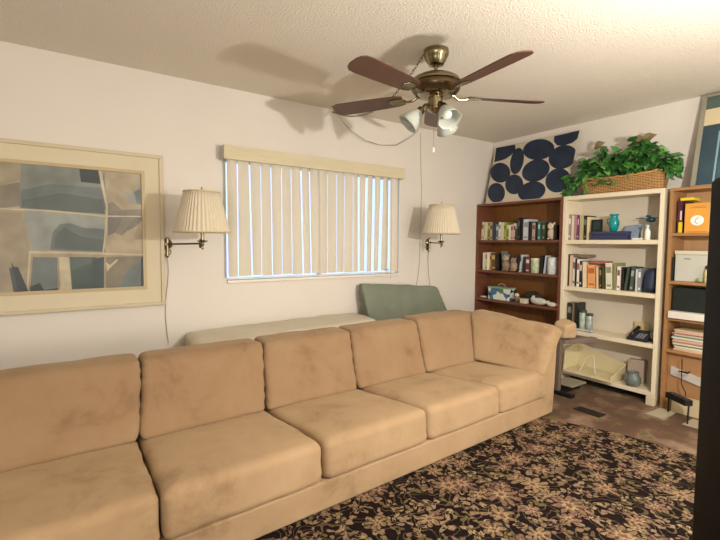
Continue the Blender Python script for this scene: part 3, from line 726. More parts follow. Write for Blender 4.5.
# clear case on top of the tall books is small acrylic box
b = MB(); y0, y1, z0, z1 = bxy(zb(350), zb(462), zv(188), zv(214), 3.96)
b.box(3.94, 4.08, 2.70, 2.88, 1.529, 1.56)
yy = at(zb(572), zv(340), 'x', 3.92).y
def figurine(label, y, z, s, m1, m2, x=3.95, ears=True, wide=1.):
    z += .004; t = thing('figurine', label, 'figurine', (x, y, z-.003))
    b = MB(); b.blob((x, y, z+s*.36), (s*.24, s*.26*wide, s*.37), 16, 10, .08, s*50)
    obj('body', b, m1, t, smooth=True)
    b = MB(); b.blob((x-.01*s/.1, y, z+s*.78), (s*.2, s*.22*wide, s*.2), 16, 10)
    if ears:
        for q in (-1, 1): b.blob((x, y+q*s*.14*wide, z+s*.95), (s*.05, s*.06, s*.09), 8, 6)
    h = obj('head', b, m2, t, smooth=True)
    b = MB()
    for q in (-1, 1): b.blob((x-s*.27, y+q*s*.08*wide, z+s*.80), (s*.025, s*.035, s*.035), 8, 6)
    obj('eye', b, M['black'], h, smooth=True)
    for q in (-1, 1): obj('foot', MB().blob((x-s*.16, y+q*s*.12, z+s*.055), (s*.10, s*.08, s*.055), 10, 6), m1, t, smooth=True)
    return t
figurine('white seated bear figurine at the right of the brown bookcase top shelf', at(zb(565), zv(340), 'x', 3.93).y, Z, .165, mat('#cbb9a4', .5, var=.1), mat('#d8d0b8', .5, var=.1), 3.96)
book(zb(592), zb(612), zv(268), Z, '#2a1b19', 'dark maroon book at the right end of the brown bookcase top shelf', group=G1)
# ---- brown bookcase, middle shelf
def zm(v): return 240+v/6.667
Z = .99; G2 = 'books on the middle shelf of the brown bookcase'
for (u0, u1, v, h, band, lean, lab) in (
    (100, 113, 84, '#e2dcc8', None, 0, 'white book at the left end of %s middle shelf'),
    (114, 128, 82, '#d9cfb0', '#8c7c54', 0, 'cream book second from left on %s middle shelf'),
    (129, 143, 84, '#efe8d6', None, 0, 'bright white book third from left on %s middle shelf'),
    (144, 157, 90, '#c9a24c', '#6e4a1c', 0, 'mustard book on %s middle shelf'),
    (158, 190, 84, '#5c4526', '#c9ae62', .05, 'brown book with gold title on %s middle shelf'),
    (192, 210, 92, '#191613', None, 0, 'black book left of the owl figurines on %s middle shelf')):
    book(zb(u0), zb(u1), zm(v), Z, h, lab % BROWN, lean=lean, band=band, group=G2, depth=.14)
book(zb(229), zb(244), zm(74), Z, '#7c7a76', 'grey book behind the larger owl figurine on the brown bookcase', lean=.08, group=G2, xf=3.95, depth=.1)
figurine('larger brown owl figurine with pale face on the brown bookcase middle shelf', at(zb(262), zm(190), 'x', 3.94).y, Z, .17, mat('#8e7a68', .6, var=.3, vscale=40), mat('#a69a8c', .6, var=.3, vscale=40), 3.94, wide=1.1)
figurine('smaller tan owl figurine right of the larger owl on the brown bookcase', at(zb(313), zm(190), 'x', 3.94).y, Z, .145, mat('#a98c72', .6, var=.3, vscale=40), mat('#8d7f76', .6, var=.3, vscale=40), 3.94, wide=1.1)
book(zb(338), zb(350), zm(100), Z, '#221d1a', 'black book right of the owls on the brown bookcase', group=G2, depth=.12)
book(zb(351), zb(372), zm(98), Z, '#c8ccd0', 'pale grey leaning book right of the owls on the brown bookcase', lean=-.12, band='#3a3d44', group=G2, depth=.12)
book(zb(373), zb(396), zm(112), Z, '#2c303a', 'dark navy leaning book left of the maroon one on the brown bookcase', lean=-.08, group=G2, depth=.12)
book(zb(398), zb(426), zm(116), Z, '#6b3638', 'short maroon book on the brown bookcase middle shelf', band='#d9cfc4', group=G2, depth=.12)
def tin(name, label, cat, y, z, r, h, m, m2, x=3.95):
    t = thing(name, label, cat, (x, y, z+.0008)); z += .0008
    b = MB(); b.lathe([(r*.96, z), (r, z+.004), (r, z+h*.86), (r*.97, z+h*.87)], 28, (x, y, 0)); obj('body', b, m, t, auto=40)
    b = MB(); b.lathe([(r*1.03, z+h*.872), (r*1.03, z+h*.98), (r*.9, z+h), (r*.1, z+h)], 28, (x, y, 0)); obj('lid', b, m2, t, auto=40); return t
tin('canister', 'round pale green canister on the brown bookcase middle shelf', 'canister', at(zb(462), zm(190), 'x', 3.95).y, Z, .044, .150, mat('#b9c4a2', .4, var=.4, vscale=25), mat('#d4d4bc', .4))
book(zb(497), zb(515), zm(104), Z, '#1c1a1c', 'black book right of the green canister on the brown bookcase', group=G2, depth=.12)
book(zb(518), zb(540), zm(104), Z, '#c4cdd4', 'pale blue leaning book right of the green canister on the brown bookcase', lean=-.10, group=G2, depth=.12)
tin('jar', 'white patterned jar at the right end of the brown bookcase middle shelf', 'jar', at(zb(578), zm(190), 'x', 3.94).y, Z, .047, .165, mat('#d8dad8', .4, var=.3, vscale=30), mat('#c6cacb', .4))
# ---- brown bookcase, third shelf
Z = .672
y0, y1, z0, z1 = bxy(zb(140), zb(280), zm(300), zm(392), 3.92)
t = thing('gift_box', 'white box printed with blue and green patches on the brown bookcase', 'box', (3.97, (y0+y1)/2, Z+.0008))
m_ = MB(); m_.box(3.91, 4.03, y0, y1, Z+.0008, Z+.125); 
def patch_mat():
    m, N, L, bb = newmat('patchwork'); tc = N.new('ShaderNodeTexCoord'); vo = N.new('ShaderNodeTexVoronoi'); vo.inputs['Scale'].default_value = 16
    L.new(tc.outputs['Object'], vo.inputs['Vector']); sc = N.new('ShaderNodeSeparateColor'); L.new(vo.outputs['Color'], sc.inputs[0])
    r = N.new('ShaderNodeValToRGB'); r.color_ramp.interpolation = 'CONSTANT'; e = r.color_ramp.elements
    e[0].color = hexc('#dfe2d8'); e[1].position = .45; e[1].color = hexc('#3f6f8f')
    for p_, h in ((.6, '#4f7d45'), (.72, '#1c2226'), (.85, '#d9dfda')): x = e.new(p_); x.color = hexc(h)
    L.new(sc.outputs[0], r.inputs['Fac']); L.new(r.outputs['Color'], bb.inputs['Base Color']); return m
obj('body', m_, patch_mat(), t, bevel=.003)
obj('lid', MB().box(3.906, 4.034, y0-.004, y1+.004, Z+.126, Z+.14), mat('#93a88f', .5), t, bevel=.003)
b = MB(); b.tube([(3.97, (y0+y1)/2+.05*math.cos(PI*k/8), Z+.14+.035*math.sin(PI*k/8)) for k in range(9)], .003, 6); obj('handle', b, mat('#cfc8b8', .5), t)
b = MB(); b.blob((3.93, at(zb(103), zm(368), 'x', 3.93).y, Z+.012), (.03, .045, .012), 14, 8, .2, 3); solo('seashell', b, mat('#cfc4b4', .6, var=.1), 'small pale shell at the left end of the brown bookcase third shelf', 'seashell', (3.93, at(zb(103), zm(368), 'x', 3.93).y, Z), smooth=True)
figurine('small white and brown kneeling figurine beside the patterned box', at(zb(338), zm(380), 'x', 3.93).y, Z, .095, mat('#8b6b55', .6, var=.3, vscale=40), mat('#e2dccf', .5), 3.93, ears=False, wide=1.2)
yy = at(zb(378), zm(400), 'x', 3.90).y; b = MB(); b.box(3.89, 3.95, yy-.035, yy+.035, Z+.0008, Z+.048); b.box(3.888, 3.952, yy-.037, yy+.037, Z+.040, Z+.05)
solo('trinket_box', b, mat('#d8cdb8', .5, var=.1), 'small square ivory box in the middle of the brown bookcase third shelf', 'box', (3.92, yy, Z), bevel=.004)
def bird(label, y, z, s, m, x=3.92, rz=0.):
    t = thing('figurine', label, 'figurine', (x, y, z+.0008)); z += .0008
    b = MB(); b.blob((x, y, z+s*.30), (s*.3, s*.72, s*.29), 18, 10, .08, s*31); b.blob((x, y+s*.5, z+s*.42), (s*.2, s*.22, s*.2), 14, 8); b.blob((x, y-s*.62, z+s*.3), (s*.12, s*.3, s*.12), 12, 8)
    obj('body', b, m, t, smooth=True)
    b = MB()
    for q in (-1, 1): b.blob((x+q*s*.12, y+s*.5, z+s*.64), (s*.05, s*.06, s*.1), 8, 6)
    obj('ear', b, m, t, smooth=True); return t
bird('white and grey lying cat figurine on the brown bookcase third shelf', at(zb(486), zm(420), 'x', 3.92).y, Z, .125, mat('#c9c6bd', .5, var=.25, vscale=30))
bird('small white rabbit figurine at the right of the brown bookcase third shelf', at(zb(574), zm(440), 'x', 3.91).y, Z, .08, mat('#dcd6ca', .5, var=.1))
b = MB(); yy = at(zb(445), zm(375), 'x', 4.02).y; b.blob((4.03, yy, Z+.064), (.05, .10, .055), 16, 10, .4, 9); solo('dark_stone', b, mat('#2a2422', .8, bump=.5, bscale=30), 'dark lumpy rock behind the cat figurine on the brown bookcase', 'rock', (4.03, yy, Z), smooth=True)

# ---- cream bookcase, top shelf (readings / 6)
def zx(u): return 557+u/6
def zt(v): return 180+v/6
def z2(v): return 240+v/6
def z3(v): return 320+v/6
Z = 1.322; G3 = 'books at the left of the cream bookcase top shelf'
for (u0, u1, v, h, band, lean, lab) in (
    (74, 88, 208, '#8f8a86', '#d8d4cc', 0, 'grey book at the left end of %s top shelf'),
    (89, 103, 214, '#d9c9b2', None, 0, 'beige book second from left on %s top shelf'),
    (105, 119, 208, '#b88a9a', None, -.02, 'mauve pink book on %s top shelf'),
    (120, 134, 212, '#6f3f62', '#d8b8c6', -.02, 'plum purple book on %s top shelf'),
    (136, 148, 208, '#e8dcc8', None, 0, 'white book between the plum and green books on %s top shelf'),
    (149, 160, 210, '#b6b878', None, 0, 'pale green book on %s top shelf'),
    (161, 178, 214, '#1b1a1a', '#7a7a70', 0, 'black book on %s top shelf'),
    (180, 196, 222, '#dcc898', None, 0, 'straw coloured book left of the navy box on %s top shelf')):
    book(zx(u0), zx(u1), zt(v), Z, h, lab % WHITE, lean=lean, band=band, group=G3)
y0 = at(zx(422), zt(350), 'x', 3.92).y; y1 = at(zx(200), zt(350), 'x', 3.92).y
t = thing('storage_box', 'long navy blue box lying on the cream bookcase top shelf', 'box', (3.945, (y0+y1)/2, Z+.0008))
obj('body', MB().box(3.91, 3.983, y0, y1, Z+.0008, Z+.050), mat('#2c3150', .6), t, bevel=.003)
obj('lid', MB().box(3.907, 3.986, y0-.003, y1+.003, Z+.051, Z+.074), mat('#353b5e', .6), t, bevel=.003)
yA = at(zx(268), zt(300), 'x', 3.93).y; yB = at(zx(205), zt(300), 'x', 3.93).y; zB = Z+.0748
t = thing('photo_frame', 'small black square picture frame on the navy box', 'picture frame', (3.94, (yA+yB)/2, zB))
b = MB(); 
for a in ((yA, yB, zB, zB+.014), (yA, yB, zB+.092, zB+.106), (yA, yA+.014, zB+.014, zB+.092), (yB-.014, yB, zB+.014, zB+.092)): b.box(3.93, 3.945, *a)
obj('frame', b, M['black'], t); obj('picture', MB().box(3.934, 3.944, yA+.014, yB-.014, zB+.014, zB+.092), mat('#1f3a38', .4, var=.5, vscale=30), t)
yv_ = at(zx(338), zt(310), 'x', 3.945).y; s_ = .1
t = thing('vase', 'glossy teal glass vase with flared rim on the navy box', 'vase', (3.95, yv_, zB))
b = MB(); b.lathe([(.024, zB), (.028, zB+.004), (.036, zB+.03), (.043, zB+.06), (.042, zB+.085), (.032, zB+.11), (.028, zB+.125), (.034, zB+.14), (.041, zB+.148), (.038, zB+.148), (.025, zB+.125), (.028, zB+.11), (.038, zB+.085), (.039, zB+.06), (.02, zB+.01)], 32, (3.95, yv_, 0), rad=lambda a, z: 1+.03*math.cos(a*8)*(1 if z > zB+.13 else .4))
obj('body', b, mat('#0f8a8f', .12, var=.2), t, smooth=True)
b = MB(); b.tube([(3.95, yv_+.03, zB+.115), (3.95, yv_+.055, zB+.105), (3.95, yv_+.058, zB+.075), (3.95, yv_+.04, zB+.055)], .004, 8); obj('handle', b, mat('#0d6f78', .2), t, smooth=True)
# clear-blue book leaning, white flat case, bottle, sprig
yy0, yy1 = at(zx(492), zt(340), 'x', 4.02).y, at(zx(385), zt(340), 'x', 4.02).y
b = MB(); b.hexa([(3.99, yy0, Z+.001), (4.01, yy0, Z+.001), (4.01, yy1-.0, Z+.001), (3.99, yy1-.0, Z+.001), (4.08, yy0, Z+.135), (4.10, yy0, Z+.135), (4.10, yy1-.01, Z+.125), (4.08, yy1-.01, Z+.125)])
solo('magazine', b, mat('#9aa9c4', .2, var=.3, vscale=9), 'glossy blue magazine leaning against the back of the cream bookcase', 'magazine', (4.03, (yy0+yy1)/2, Z+.001))
yy = at(zx(495), zt(352), 'x', 3.92).y
b = MB(); b.box(3.90, 3.953, yy-.028, yy+.05, Z+.0008, Z+.016); solo('flat_box', b, mat('#d8ddd6', .4), 'thin white case lying left of the white bottle on the cream bookcase', 'box', (3.93, yy, Z), bevel=.003)
yy = at(zx(542), zt(340), 'x', 3.915).y
t = thing('bottle', 'small white bottle standing at the right of the cream bookcase top shelf', 'bottle', (3.915, yy, Z+.0008))
b = MB(); b.lathe([(.018, Z+.0008), (.021, Z+.005), (.021, Z+.07), (.012, Z+.088), (.009, Z+.095)], 20, (3.915, yy, 0)); obj('body', b, mat('#e8e4d8', .35), t, smooth=True)
b = MB(); b.lathe([(.011, Z+.0955), (.011, Z+.118), (.007, Z+.121)], 16, (3.915, yy, 0)); obj('cap', b, mat('#c8d2cc', .4), t)
yy = at(zx(560), zt(330), 'x', 3.99).y
t = thing('desk_fan', 'small dark teal propeller ornament on a stand behind the white bottle', 'ornament', (3.99, yy, Z+.0008))
b = MB(); b.lathe([(.035, Z+.0008), (.035, Z+.008), (.008, Z+.014), (.005, Z+.15)], 20, (3.99, yy, 0)); obj('stand', b, mat('#596a6c', .4), t, auto=40)
b = MB(); b.blob((3.985, yy, Z+.165), (.03, .035, .022), 14, 8); b.blob((3.985, yy+.02, Z+.195), (.012, .02, .01)); obj('body', b, mat('#17404c', .35), t, smooth=True)
b = MB(); b.box(3.975, 3.993, yy-.05, yy+.11, Z+.176, Z+.182); b.box(3.94, 4.03, yy-.008, yy+.008, Z+.183, Z+.187); obj('propeller', b, mat('#2b5a70', .4), t)
yy = at(zx(598), zt(340), 'x', 4.0).y
b = MB(); b.box(4.03, 4.10, yy-.02, yy+.045, Z+.0008, Z+.17); solo('carton', b, mat('#c9bb9d', .6, var=.2, vscale=20), 'beige carton at the right end of the cream bookcase top shelf', 'box', (4.06, yy, Z), bevel=.002)
# ---- cream bookcase, second shelf
Z = .892; G4 = 'books on the second shelf of the cream bookcase'
for (u0, u1, v, h, band, lean, lab) in (
    (67, 75, 86, '#2d3324', None, 0, 'thin dark green book at the left end of %s second shelf'),
    (77, 92, 92, '#d6b4a0', None, 0, 'salmon pink book second from left on %s second shelf'),
    (94, 109, 108, '#d9d6cc', '#6f6b66', 0, 'pale grey book third from left on %s second shelf'),
    (110, 123, 112, '#1b1b1d', None, 0, 'black book left of the thin white one on %s second shelf'),
    (124, 138, 116, '#e9e5da', '#9c3a32', 0, 'white book with red title on %s second shelf'),
    (139, 154, 126, '#26262a', '#c4c4c4', 0, 'charcoal book left of the cream one on %s second shelf'),
    (155, 178, 130, '#e2cfae', None, .04, 'wide cream book left of the peach one on %s second shelf'),
    (180, 232, 148, '#dba06a', '#b45d3c', .04, 'peach orange book on %s second shelf'),
    (234, 250, 160, '#d9c3a0', None, .04, 'tan paperback right of the peach one on %s second shelf'),
    (251, 270, 162, '#3a2a1c', '#a98c4a', .04, 'dark brown book in the middle of %s second shelf'),
    (271, 290, 160, '#4b4a30', None, .04, 'moss green book in the middle of %s second shelf'),
    (292, 338, 138, '#d9d5c0', '#8a8b6c', .05, 'broad ivory binder on %s second shelf'),
    (340, 362, 138, '#8b8a62', None, .03, 'khaki green book right of the ivory binder on %s second shelf'),
    (364, 384, 160, '#e6dfd4', '#8a5652', 0, 'white book with a red-brown title on %s second shelf'),
    (386, 402, 164, '#1f1c1b', None, 0, 'black book left of the grey-green ones on %s second shelf'),
    (404, 436, 160, '#3d4a40', None, -.10, 'dark grey-green book leaning, left of its twin on %s second shelf'),
    (438, 468, 162, '#46524a', '#9aa69c', -.06, 'grey-green book with pale title leaning on %s second shelf'),
    (470, 488, 176, '#dfe2e0', None, 0, 'white book left of the navy bag on %s second shelf'),
    (490, 508, 172, '#878f94', '#e2e4e4', 0, 'steel grey book left of the navy bag on %s second shelf')):
    book(zx(u0), zx(u1), z2(v), Z, h, lab % WHITE, lean=lean, band=band, group=G4, depth=.17)
yy0, yy1 = at(zx(186), z2(100), 'x', 3.94).y, at(zx(98), z2(100), 'x', 3.94).y; zz = at(zx(130), z2(105), 'x', 3.94).z
b = MB(); b.box(3.945, 4.09, yy0+.005, yy1, zz+.003, zz+.026)
solo('book', b, mat('#7b6552', .6), 'brown book lying flat across the pale and black books on the cream bookcase', 'book', (4.01, (yy0+yy1)/2, zz), bevel=.002)
yy0, yy1 = at(zx(290), z2(130), 'x', 3.94).y, at(zx(192), z2(130), 'x', 3.94).y; zz = at(zx(210), z2(144), 'x', 3.94).z
b = MB(); b.box(3.945, 4.08, yy0, yy1, zz+.006, zz+.026)
solo('book', b, mat('#a9625c', .6, var=.4, vscale=30), 'rose red book lying flat on top of the peach orange book', 'book', (4.01, (yy0+yy1)/2, zz), bevel=.002)
yy = at(zx(556), z2(250), 'x', 3.95).y
mb = cushion([(3.90, yy-.062, Z), (4.05, yy-.062, Z), (4.05, yy+.055, Z), (3.90, yy+.055, Z), (3.92, yy-.06, Z+.20), (4.03, yy-.06, Z+.20), (4.03, yy+.03, Z+.19), (3.92, yy+.03, Z+.19)], .05, (.05, .05, .05), 18, .012, 5)
for v in mb.v: v.z = max(v.z, Z+.0008)
solo('drawstring_bag', mb, mat('#1f2a45', .6, var=.5, vscale=14, bump=.4, bscale=20), 'bulging navy blue bag at the right end of the second cream shelf', 'bag', (3.97, yy, Z), smooth=True)
# ---- cream bookcase, third shelf
Z = .488; G5 = 'books on the third shelf of the cream bookcase'
for (u0, u1, v, h, band, lean, lab) in (
    (62, 88, 378, '#1e211c', '#6f7a66', 0, 'large black-green album at the left end of %s third shelf'),
    (90, 106, 382, '#8d7868', None, 0, 'taupe book right of the album on %s third shelf'),
    (108, 124, 378, '#22241f', None, 0, 'black book left of the glass jars on %s third shelf')):
    book(zx(u0), zx(u1), z2(v), Z, h, lab % WHITE, lean=lean, band=band, group=G5, depth=.15)
for k, (u, r, h, lab, hx) in enumerate(((150, .032, .19, 'tall grey-green glass jar left of its shorter mate on the cream bookcase', '#a9b8a8'), (190, .030, .165, 'shorter grey glass jar with dark lid on the cream bookcase', '#9fa9a6'))):
    yy = at(zx(u), z3(30), 'x', 3.95).y
    tin('jar', lab, 'jar', yy, Z, r, h, mat(hx, .2, var=.4, vscale=25), mat('#394641', .4), 3.96)
yy = at(zx(150), z3(70), 'x', 3.90).y
def papers(name, label, y0, y1, x0, x1, z, n, hues, seed, cat='papers', dz=.006, amp=.02):
    rnd = random.Random(seed); b = MB()
    for k in range(n):
        b.mi = k % len(hues); a = rnd.uniform(-.07, .07); cx, cy = (x0+x1)/2+rnd.uniform(-amp, amp)*.5, (y0+y1)/2+rnd.uniform(-amp, amp)
        hx, hy = (x1-x0)/2, (y1-y0)/2; zz = z+.0008+k*dz
        cs = [(cx+u*hx*math.cos(a)-w*hy*math.sin(a), cy+u*hx*math.sin(a)+w*hy*math.cos(a)) for u, w in ((-1, -1), (1, -1), (1, 1), (-1, 1))]
        b.hexa([(x, y, zz) for x, y in cs]+[(x, y, zz+dz*.9) for x, y in cs])
    return solo(name, b, [mat(h, .7) for h in hues], label, cat, ((x0+x1)/2, (y0+y1)/2, z))
papers('envelope_stack', 'small pile of striped envelopes at left of the third cream shelf', yy-.09, yy+.06, 3.885, 3.92, Z, 4, ['#c9ccc4', '#5a6a66', '#e2dcc8'], 4, dz=.005, amp=.004)
y0, y1 = at(zx(548), z3(110), 'x', 3.92).y, at(zx(425), z3(110), 'x', 3.92).y
t = thing('telephone', 'black and grey desk telephone at the right of the third cream shelf', 'telephone', (3.96, (y0+y1)/2, Z+.0008))
b = MB(); b.hexa([(3.89, y0, Z+.001), (4.04, y0, Z+.001), (4.04, y1, Z+.001), (3.89, y1, Z+.001), (3.89, y0, Z+.022), (4.04, y0, Z+.075), (4.04, y1, Z+.075), (3.89, y1, Z+.022)]); obj('body', b, mat('#22242a', .4), t, bevel=.004)
b = MB(); ym = y1-.035
b.tube([(3.90, ym, Z+.05), (3.95, ym, Z+.075), (4.02, ym, Z+.098)], [.014, .010, .014], 10); b.blob((3.90, ym, Z+.047), (.02, .02, .014)); b.blob((4.02, ym, Z+.092), (.02, .02, .014)); obj('handset', b, mat('#15161a', .35), t, smooth=True)
b = MB()
for i in range(4):
    for j in range(3):
        x = 3.905+i*.02; zc = Z+.022+(x-3.89)*.353; y = y0+.03+j*.022; b.box(x, x+.012, y, y+.014, zc, zc+.007)
obj('keypad', b, mat('#8d9298', .4), t)
yy = at(zx(570), z3(90), 'x', 4.0).y
b = MB(); yy -= .019; b.blob((3.99, yy, Z+.055), (.05, .026, .045), 16, 10, .25, 4); solo('grey_pouch', b, mat('#70757c', .6, bump=.3), 'soft grey pouch right of the telephone on the cream bookcase', 'pouch', (3.99, yy, Z), smooth=True)
b = MB(); yy = at(zx(480), z3(60), 'x', 4.09).y; b.box(4.085, 4.105, yy-.09, yy+.02, Z+.0008, Z+.13); solo('wooden_block', b, mat('#d6c08c', .6, var=.1), 'pale upright board behind the telephone on the cream bookcase', 'board', (4.09, yy, Z), bevel=.002)
# ---- cream bookcase, bottom
Z = .10
y1 = 2.235; y0 = 1.80
t = thing('storage_bin', 'cream plastic bin lying open on the bottom shelf of the cream bookcase', 'bin', (3.95, (y0+y1)/2, Z+.0008))
b = MB(); zA, zB2 = Z+.0008, Z+.27
def wallb(p, q, d): b.prism([p, q, (q[0], q[1], q[2]), ], d)
x0_, x1_ = 3.83, 4.09
b.hexa([(x0_, y0, zA), (x1_, y0, zA), (x1_, y1, zA), (x0_, y1, zA), (x0_, y0, zA+.02), (x1_, y0, zA+.02), (x1_, y1, zA+.02), (x0_, y1, zA+.02)])
b.hexa([(x1_-.012, y0, zA+.02), (x1_, y0, zA+.02), (x1_, y1, zA+.02), (x1_-.012, y1, zA+.02), (x1_-.012, y0, zA+.13), (x1_, y0, zA+.13), (x1_, y1, zB2-.02), (x1_-.012, y1, zB2-.02)])
b.hexa([(x0_, y1-.012, zA+.02), (x1_-.012, y1-.012, zA+.02), (x1_-.012, y1, zA+.02), (x0_, y1, zA+.02), (x0_+.02, y1-.012, zB2-.07), (x1_-.012, y1-.012, zB2), (x1_-.012, y1, zB2), (x0_+.02, y1, zB2-.07)])
b.hexa([(x0_, y0, zA+.02), (x1_-.012, y0, zA+.02), (x1_-.012, y0+.012, zA+.02), (x0_, y0+.012, zA+.02), (x0_, y0, zA+.05), (x1_-.012, y0, zA+.12), (x1_-.012, y0+.012, zA+.12), (x0_, y0+.012, zA+.05)])
obj('body', b, mat('#d2c6a0', .5, var=.08), t, bevel=.004)
b = MB(); b.tube([(3.88, 2.1, zA+.024), (3.9, 2.05, zA+.16), (3.92, 2.0, zA+.19), (3.92, 1.99, zA+.1), (3.9, 1.97, zA+.03)], .004, 6)
solo('white_wire', b, mat('#ddd6c4', .5), 'bent white wire hanger standing in the cream plastic bin', 'wire', (3.9, 2.04, zA+.022))
yy = at(zx(455), z3(340), 'x', 3.93).y
t = thing('glass_jar', 'squat clear glass jar on the bottom shelf of the cream bookcase', 'jar', (3.93, yy, Z+.0008))
b = MB(); b.lathe([(.04, Z+.001), (.056, Z+.01), (.063, Z+.04), (.060, Z+.075), (.045, Z+.1), (.042, Z+.118), (.045, Z+.12), (.039, Z+.118), (.042, Z+.1), (.056, Z+.075), (.058, Z+.04), (.05, Z+.014)], 32, (3.93, yy, 0)); obj('body', b, mat('#9aa6a2', .1, trans=.6), t, smooth=True)
b = MB(); b.lathe([(.05, Z+.014), (.056, Z+.03), (.055, Z+.06), (.05, Z+.07)], 24, (3.93, yy, 0)); obj('contents', b, mat('#8f928a', .6, var=.4, vscale=50), t, smooth=True)
b = MB(); yq = at(zx(480), z3(270), 'x', 4.05).y; b.hexa([(4.04, yq-.06, Z+.001), (4.10, yq-.06, Z+.001), (4.10, yq+.07, Z+.001), (4.04, yq+.07, Z+.001), (4.04, yq-.06, Z+.20), (4.10, yq-.06, Z+.20), (4.10, yq+.07, Z+.19), (4.04, yq+.07, Z+.19)])
solo('cardboard_box', b, mat('#b6a494', .7), 'pale cardboard box behind the glass jar on the bottom cream shelf', 'box', (4.07, yq, Z), bevel=.003)
# clutter under and beside the cream bookcase
mb = cushion([(3.93, 1.75, .0008), (4.08, 1.75, .0008), (4.08, 2.1, .0008), (3.93, 2.1, .0008), (3.94, 1.77, .055), (4.07, 1.77, .055), (4.07, 2.08, .055), (3.94, 2.08, .055)], .025, (0, 0, .1), 12, .006, 2)
for v in mb.v: v.z = min(max(v.z, .001), .062)
solo('dark_bundle', mb, mat('#17150f', .9), 'dark cloth bundle tucked under the cream bookcase', 'bundle', (4, 1.9, 0), smooth=True)
# stand between the sofa arm and the cream bookcase
t = thing('folding_stand', 'dark metal stand with a grey top bar between sofa arm and cream bookcase', 'stand', (3.52, 2.08, 0))
ptop = at(563, 346, 'x', 3.50); pend = at(597, 346, 'x', 3.72)
b = MB(); b.hexa([(3.46, 2.05, .03), (3.50, 2.05, .03), (3.50, 2.09, .03), (3.46, 2.09, .03), (3.455, 2.04, .49), (3.505, 2.04, .49), (3.505, 2.09, .49), (3.455, 2.09, .49)]); obj('post', b, mat('#6d5e52', .5, var=.1), t, bevel=.008)
b = MB(); b.hexa([(3.505, 2.03, .43), (3.82, 1.92, .43), (3.82, 1.98, .43), (3.505, 2.09, .43), (3.505, 2.03, .475), (3.82, 1.92, .475), (3.82, 1.98, .475), (3.505, 2.09, .475)]); obj('top_bar', b, mat('#75665e', .5, var=.1), t, bevel=.008)
b = MB(); b.box(3.45, 3.51, 1.93, 2.19, .001, .03); b.box(3.51, 3.80, 2.04, 2.085, .001, .03); obj('foot_bar', b, M['black'], t, bevel=.006)
b = MB(); b.box(3.55, 3.78, 1.98, 2.16, .06, .075); obj('lower_tray', b, mat('#8a8172', .6), t, bevel=.004)
mb = cushion([(3.43, 1.99, .492), (3.57, 1.975, .492), (3.58, 2.11, .492), (3.44, 2.12, .492), (3.43, 1.98, .60), (3.55, 1.965, .625), (3.57, 2.09, .645), (3.44, 2.10, .63)], .018, (.03, .03, .04), 18, .016, 8)
for v in mb.v: v.z = max(v.z, .491)
solo('folded_cloth', mb, mat('#b59a78', .9, bump=.4, bscale=20), 'crumpled tan cloth lying on top of the dark metal stand', 'cloth', (3.5, 2.05, .491), smooth=True)

# ---- oak bookcase (readings / 9, x from 640)
def ox(u): return 640+u/9
def oy(base, v): return base+v/9
G6 = 'books on the top shelf of the oak bookcase'
Z = 1.373
t = book(ox(343), ox(386), oy(180, 190), Z, '#4a1f2a', 'thick maroon and yellow book standing on the oak bookcase top shelf', group=G6, xf=3.93)
y0, y1, z0, z1 = bxy(ox(386), ox(343), oy(180, 318), oy(180, 440), 3.928)
b = MB(); lx = min(v.co.x for v in t.children[0].data.vertices)+t.location.x-.0012; b.box(lx, lx+.0008, min(y0, y1)+.001, max(y0, y1)-.001, Z+.004, Z+.085); obj('spine_label', b, mat('#e3cc1f', .5), t)
b = MB(); ya, yb2 = sorted((at(ox(366), oy(180, 200), 'x', 3.928).y, at(ox(382), oy(180, 200), 'x', 3.928).y)); b.box(lx, lx+.0008, ya, yb2, Z+.1, Z+.17); obj('title_strip', b, mat('#e6c7cd', .5), t)
ht = at(ox(365), oy(180, 190), 'x', 3.93).z
b = MB(); b.box(3.935, 4.07, at(ox(490), 200, 'x', 3.95).y, at(ox(360), 200, 'x', 3.93).y, ht+.002, ht+.024)
book(ox(402), ox(432), oy(180, 196), Z, '#2a2a30', 'black book behind the orange one on the oak bookcase', group=G6, xf=3.96, depth=.14)
solo('book', b, mat('#e0c22c', .5), 'yellow book lying flat on top of the maroon book', 'book', (4, 1.33, ht+.002), bevel=.002)
y0, y1 = at(ox(622), oy(180, 440), 'x', 3.915).y, at(ox(402), oy(180, 440), 'x', 3.915).y
zt_ = at(ox(410), oy(180, 215), 'x', 3.915).z
t = thing('book', 'orange book with a white oval picture facing out on the oak bookcase', 'book', (3.93, (y0+y1)/2, Z+.0008), group=G6)
obj('cover', MB().box(3.907, 3.9095, y0, y1, Z+.0008, zt_), mat('#d99a3e', .45, var=.1), t)
obj('pages', MB().box(3.91, 3.925, y0+.003, y1-.001, Z+.003, zt_-.003), mat('#dcd0b4', .9), t)
b = MB(); cy, cz = y0*.52+y1*.48, Z+(zt_-Z)*.42
b.prism([(3.9065, cy+.042*math.cos(2*PI*k/28), cz+.038*math.sin(2*PI*k/28)) for k in range(28)], (.0003, 0, 0)); obj('cover_picture', b, mat('#efeee8', .5, var=.1), t)
b = MB(); b.tube([(3.9060, cy-.005+.018*math.sin(k*.5), cz-.028+k*.0075) for k in range(8)], .0028, 6); b.mi = 0; obj('cover_swirl', b, mat('#93a89c', .5), t)
b = MB(); b.box(3.9062, 3.9068, y0+.02, y1-.03, zt_-.035, zt_-.031); b.box(3.9062, 3.9068, y0+.03, y1-.05, zt_-.025, zt_-.022); b.box(3.9062, 3.9068, y0+.01, y1-.02, Z+.006, Z+.010); obj('cover_text', b, mat('#a3552a', .5), t)
b = MB(); b.box(3.885, 4.11, YR0+.03, YR1-.03, Z-.001, Z+.0004)
